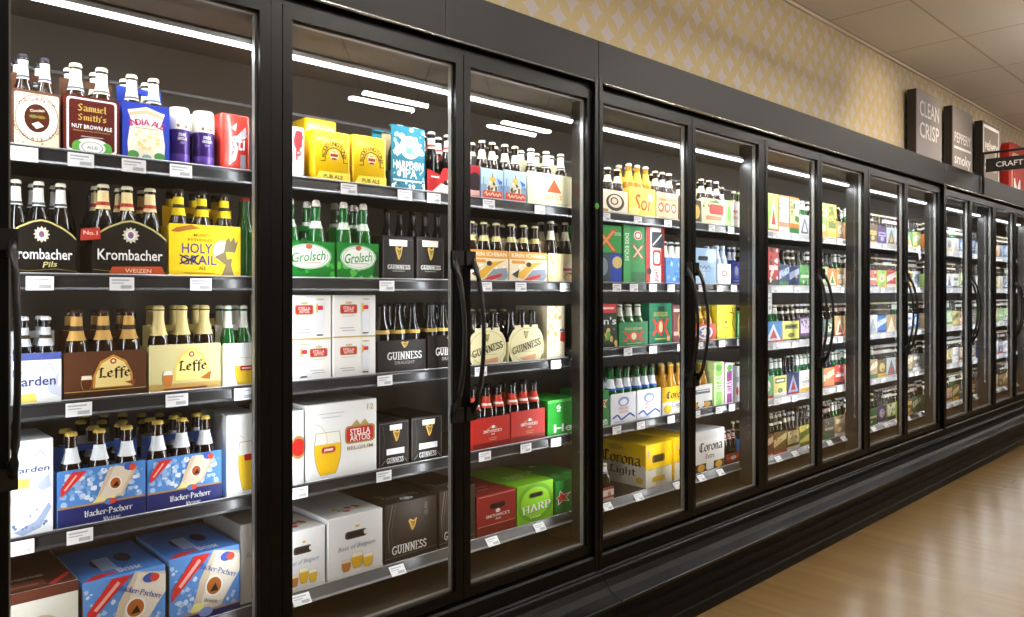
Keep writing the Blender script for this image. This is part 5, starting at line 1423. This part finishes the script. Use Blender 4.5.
# ------------------------------------------------------------------ ceiling lights
def strip_light(x, y, L=.58, r=.013):
    root = empty('ceiling_light', (x, y, ZC))
    tag(root, 'long twin-tube lamp hung under the ceiling over the aisle, mirrored in the cooler doors', 'ceiling light', 'twin-tube ceiling lights')
    b = MB()
    b.box(-L - .02, -.035, -.485, L + .02, .035, -.475, mat('lamp_pan', '#d6d1c8', .4))
    for s in (-1, 1):
        b.tube([(s * L * .8, 0, -.475), (s * .5, 0, -.001)], .006, BLACK_METAL, 6)
    for s in (-1, 1):
        b.box(s * (L + .01) - .008, -.13, -.495, s * (L + .01) + .008, .13, -.475, mat('lamp_pan', '#d6d1c8', .4))
    b.build('housing', root)
    for s in (-1, 1):
        b = MB()
        b.tube([(-L, s * .11, -.5), (L, s * .11, -.5)], r, LAMP_TUBE, 10)
        b.build('tube', root)


for x in (-.5, 2.2, 4.9, 7.6, 10.3, 13.5, 17):
    strip_light(x, -1.65)
for x in (3.83, 5.44):
    strip_light(x, -3.56, .34, .02)


def area(name, loc, rot, sx, sy, power, color=(1, 1, 1), spread=PI):
    l = bpy.data.lights.new(name, 'AREA')
    l.shape = 'RECTANGLE'
    l.size, l.size_y = sx, sy
    l.energy = power
    l.color = color
    l.spread = spread
    o = bpy.data.objects.new(name, l)
    COL.objects.link(o)
    o.location = loc
    o.rotation_euler = rot
    return o


LED_COL = (.93, .97, 1.0)
for P0, PM, P1 in PAIRS[:7]:
    # the strip under each light bar
    area('bar_light', ((P0 + P1) / 2, .118, 2.240), (math.radians(-8), 0, 0), P1 - P0 - .1, .02, LED_TOP, LED_COL)
    for xb, s in ((P0 + .03, 1), (P1 - .03, -1), (PM + .01, 1), (PM - .01, -1)):
        # lamps in the door posts, turned along the shelves
        area('post_light', (xb, .052, 1.45), (PI / 2, 0, -s * math.radians(62)), .012, 1.60, LED_POST, LED_COL, math.radians(150))


def spot(loc, target, power, deg, color=(1, .82, .58)):
    l = bpy.data.lights.new('track_spot', 'SPOT')
    l.energy, l.spot_size, l.spot_blend, l.shadow_soft_size, l.color = power, math.radians(deg), 1.0, .08, color
    o = bpy.data.objects.new('track_spot', l)
    COL.objects.link(o)
    o.location = loc
    o.rotation_euler = (Vector(target) - Vector(loc)).to_track_quat('-Z', 'Y').to_euler()


for xs in (7.1, 8.7, 10.3):
    root = empty('track_lamp', (xs, -1.0, ZC))
    tag(root, 'small ceiling lamp aimed at the framed signs', 'ceiling lamp', 'small lamps aimed at the signs')
    b = MB()
    b.lathe([(.03, 0), (.03, -.05), (.05, -.06), (.055, -.16)], BLACK_METAL, 12)
    b.build('lamp_head', root)
    spot((xs, -1.0, ZC - .19), (xs + .05, .5, 2.9), SPOT_W, 62)

w = bpy.data.worlds.new('world')
w.use_nodes = True
w.node_tree.nodes['Background'].inputs[0].default_value = (.5, .45, .4, 1)
w.node_tree.nodes['Background'].inputs[1].default_value = .2
SC.world = w

cam = bpy.data.cameras.new('camera')
cam.sensor_fit = 'HORIZONTAL'
cam.sensor_width = 36.0
cam.lens = 36.0 * FPX / 1024
cam.shift_y = -15.5 / 1024
cam.clip_start = .02
co = bpy.data.objects.new('camera', cam)
COL.objects.link(co)
co.location = (0, -CAM_D, CAM_H)
co.rotation_euler = (PI / 2, 0, -TH)
SC.camera = co
SC.view_settings.view_transform = 'Standard'
SC.view_settings.look = 'None'
SC.view_settings.exposure = EXPOSURE
SC.view_settings.gamma = 1
SC.view_settings.use_curve_mapping = False
cy = SC.cycles
cy.use_denoising = True
cy.max_bounces = 10
cy.transparent_max_bounces = 24
cy.sample_clamp_indirect = 6.0
cy.caustics_reflective = False
cy.caustics_refractive = False
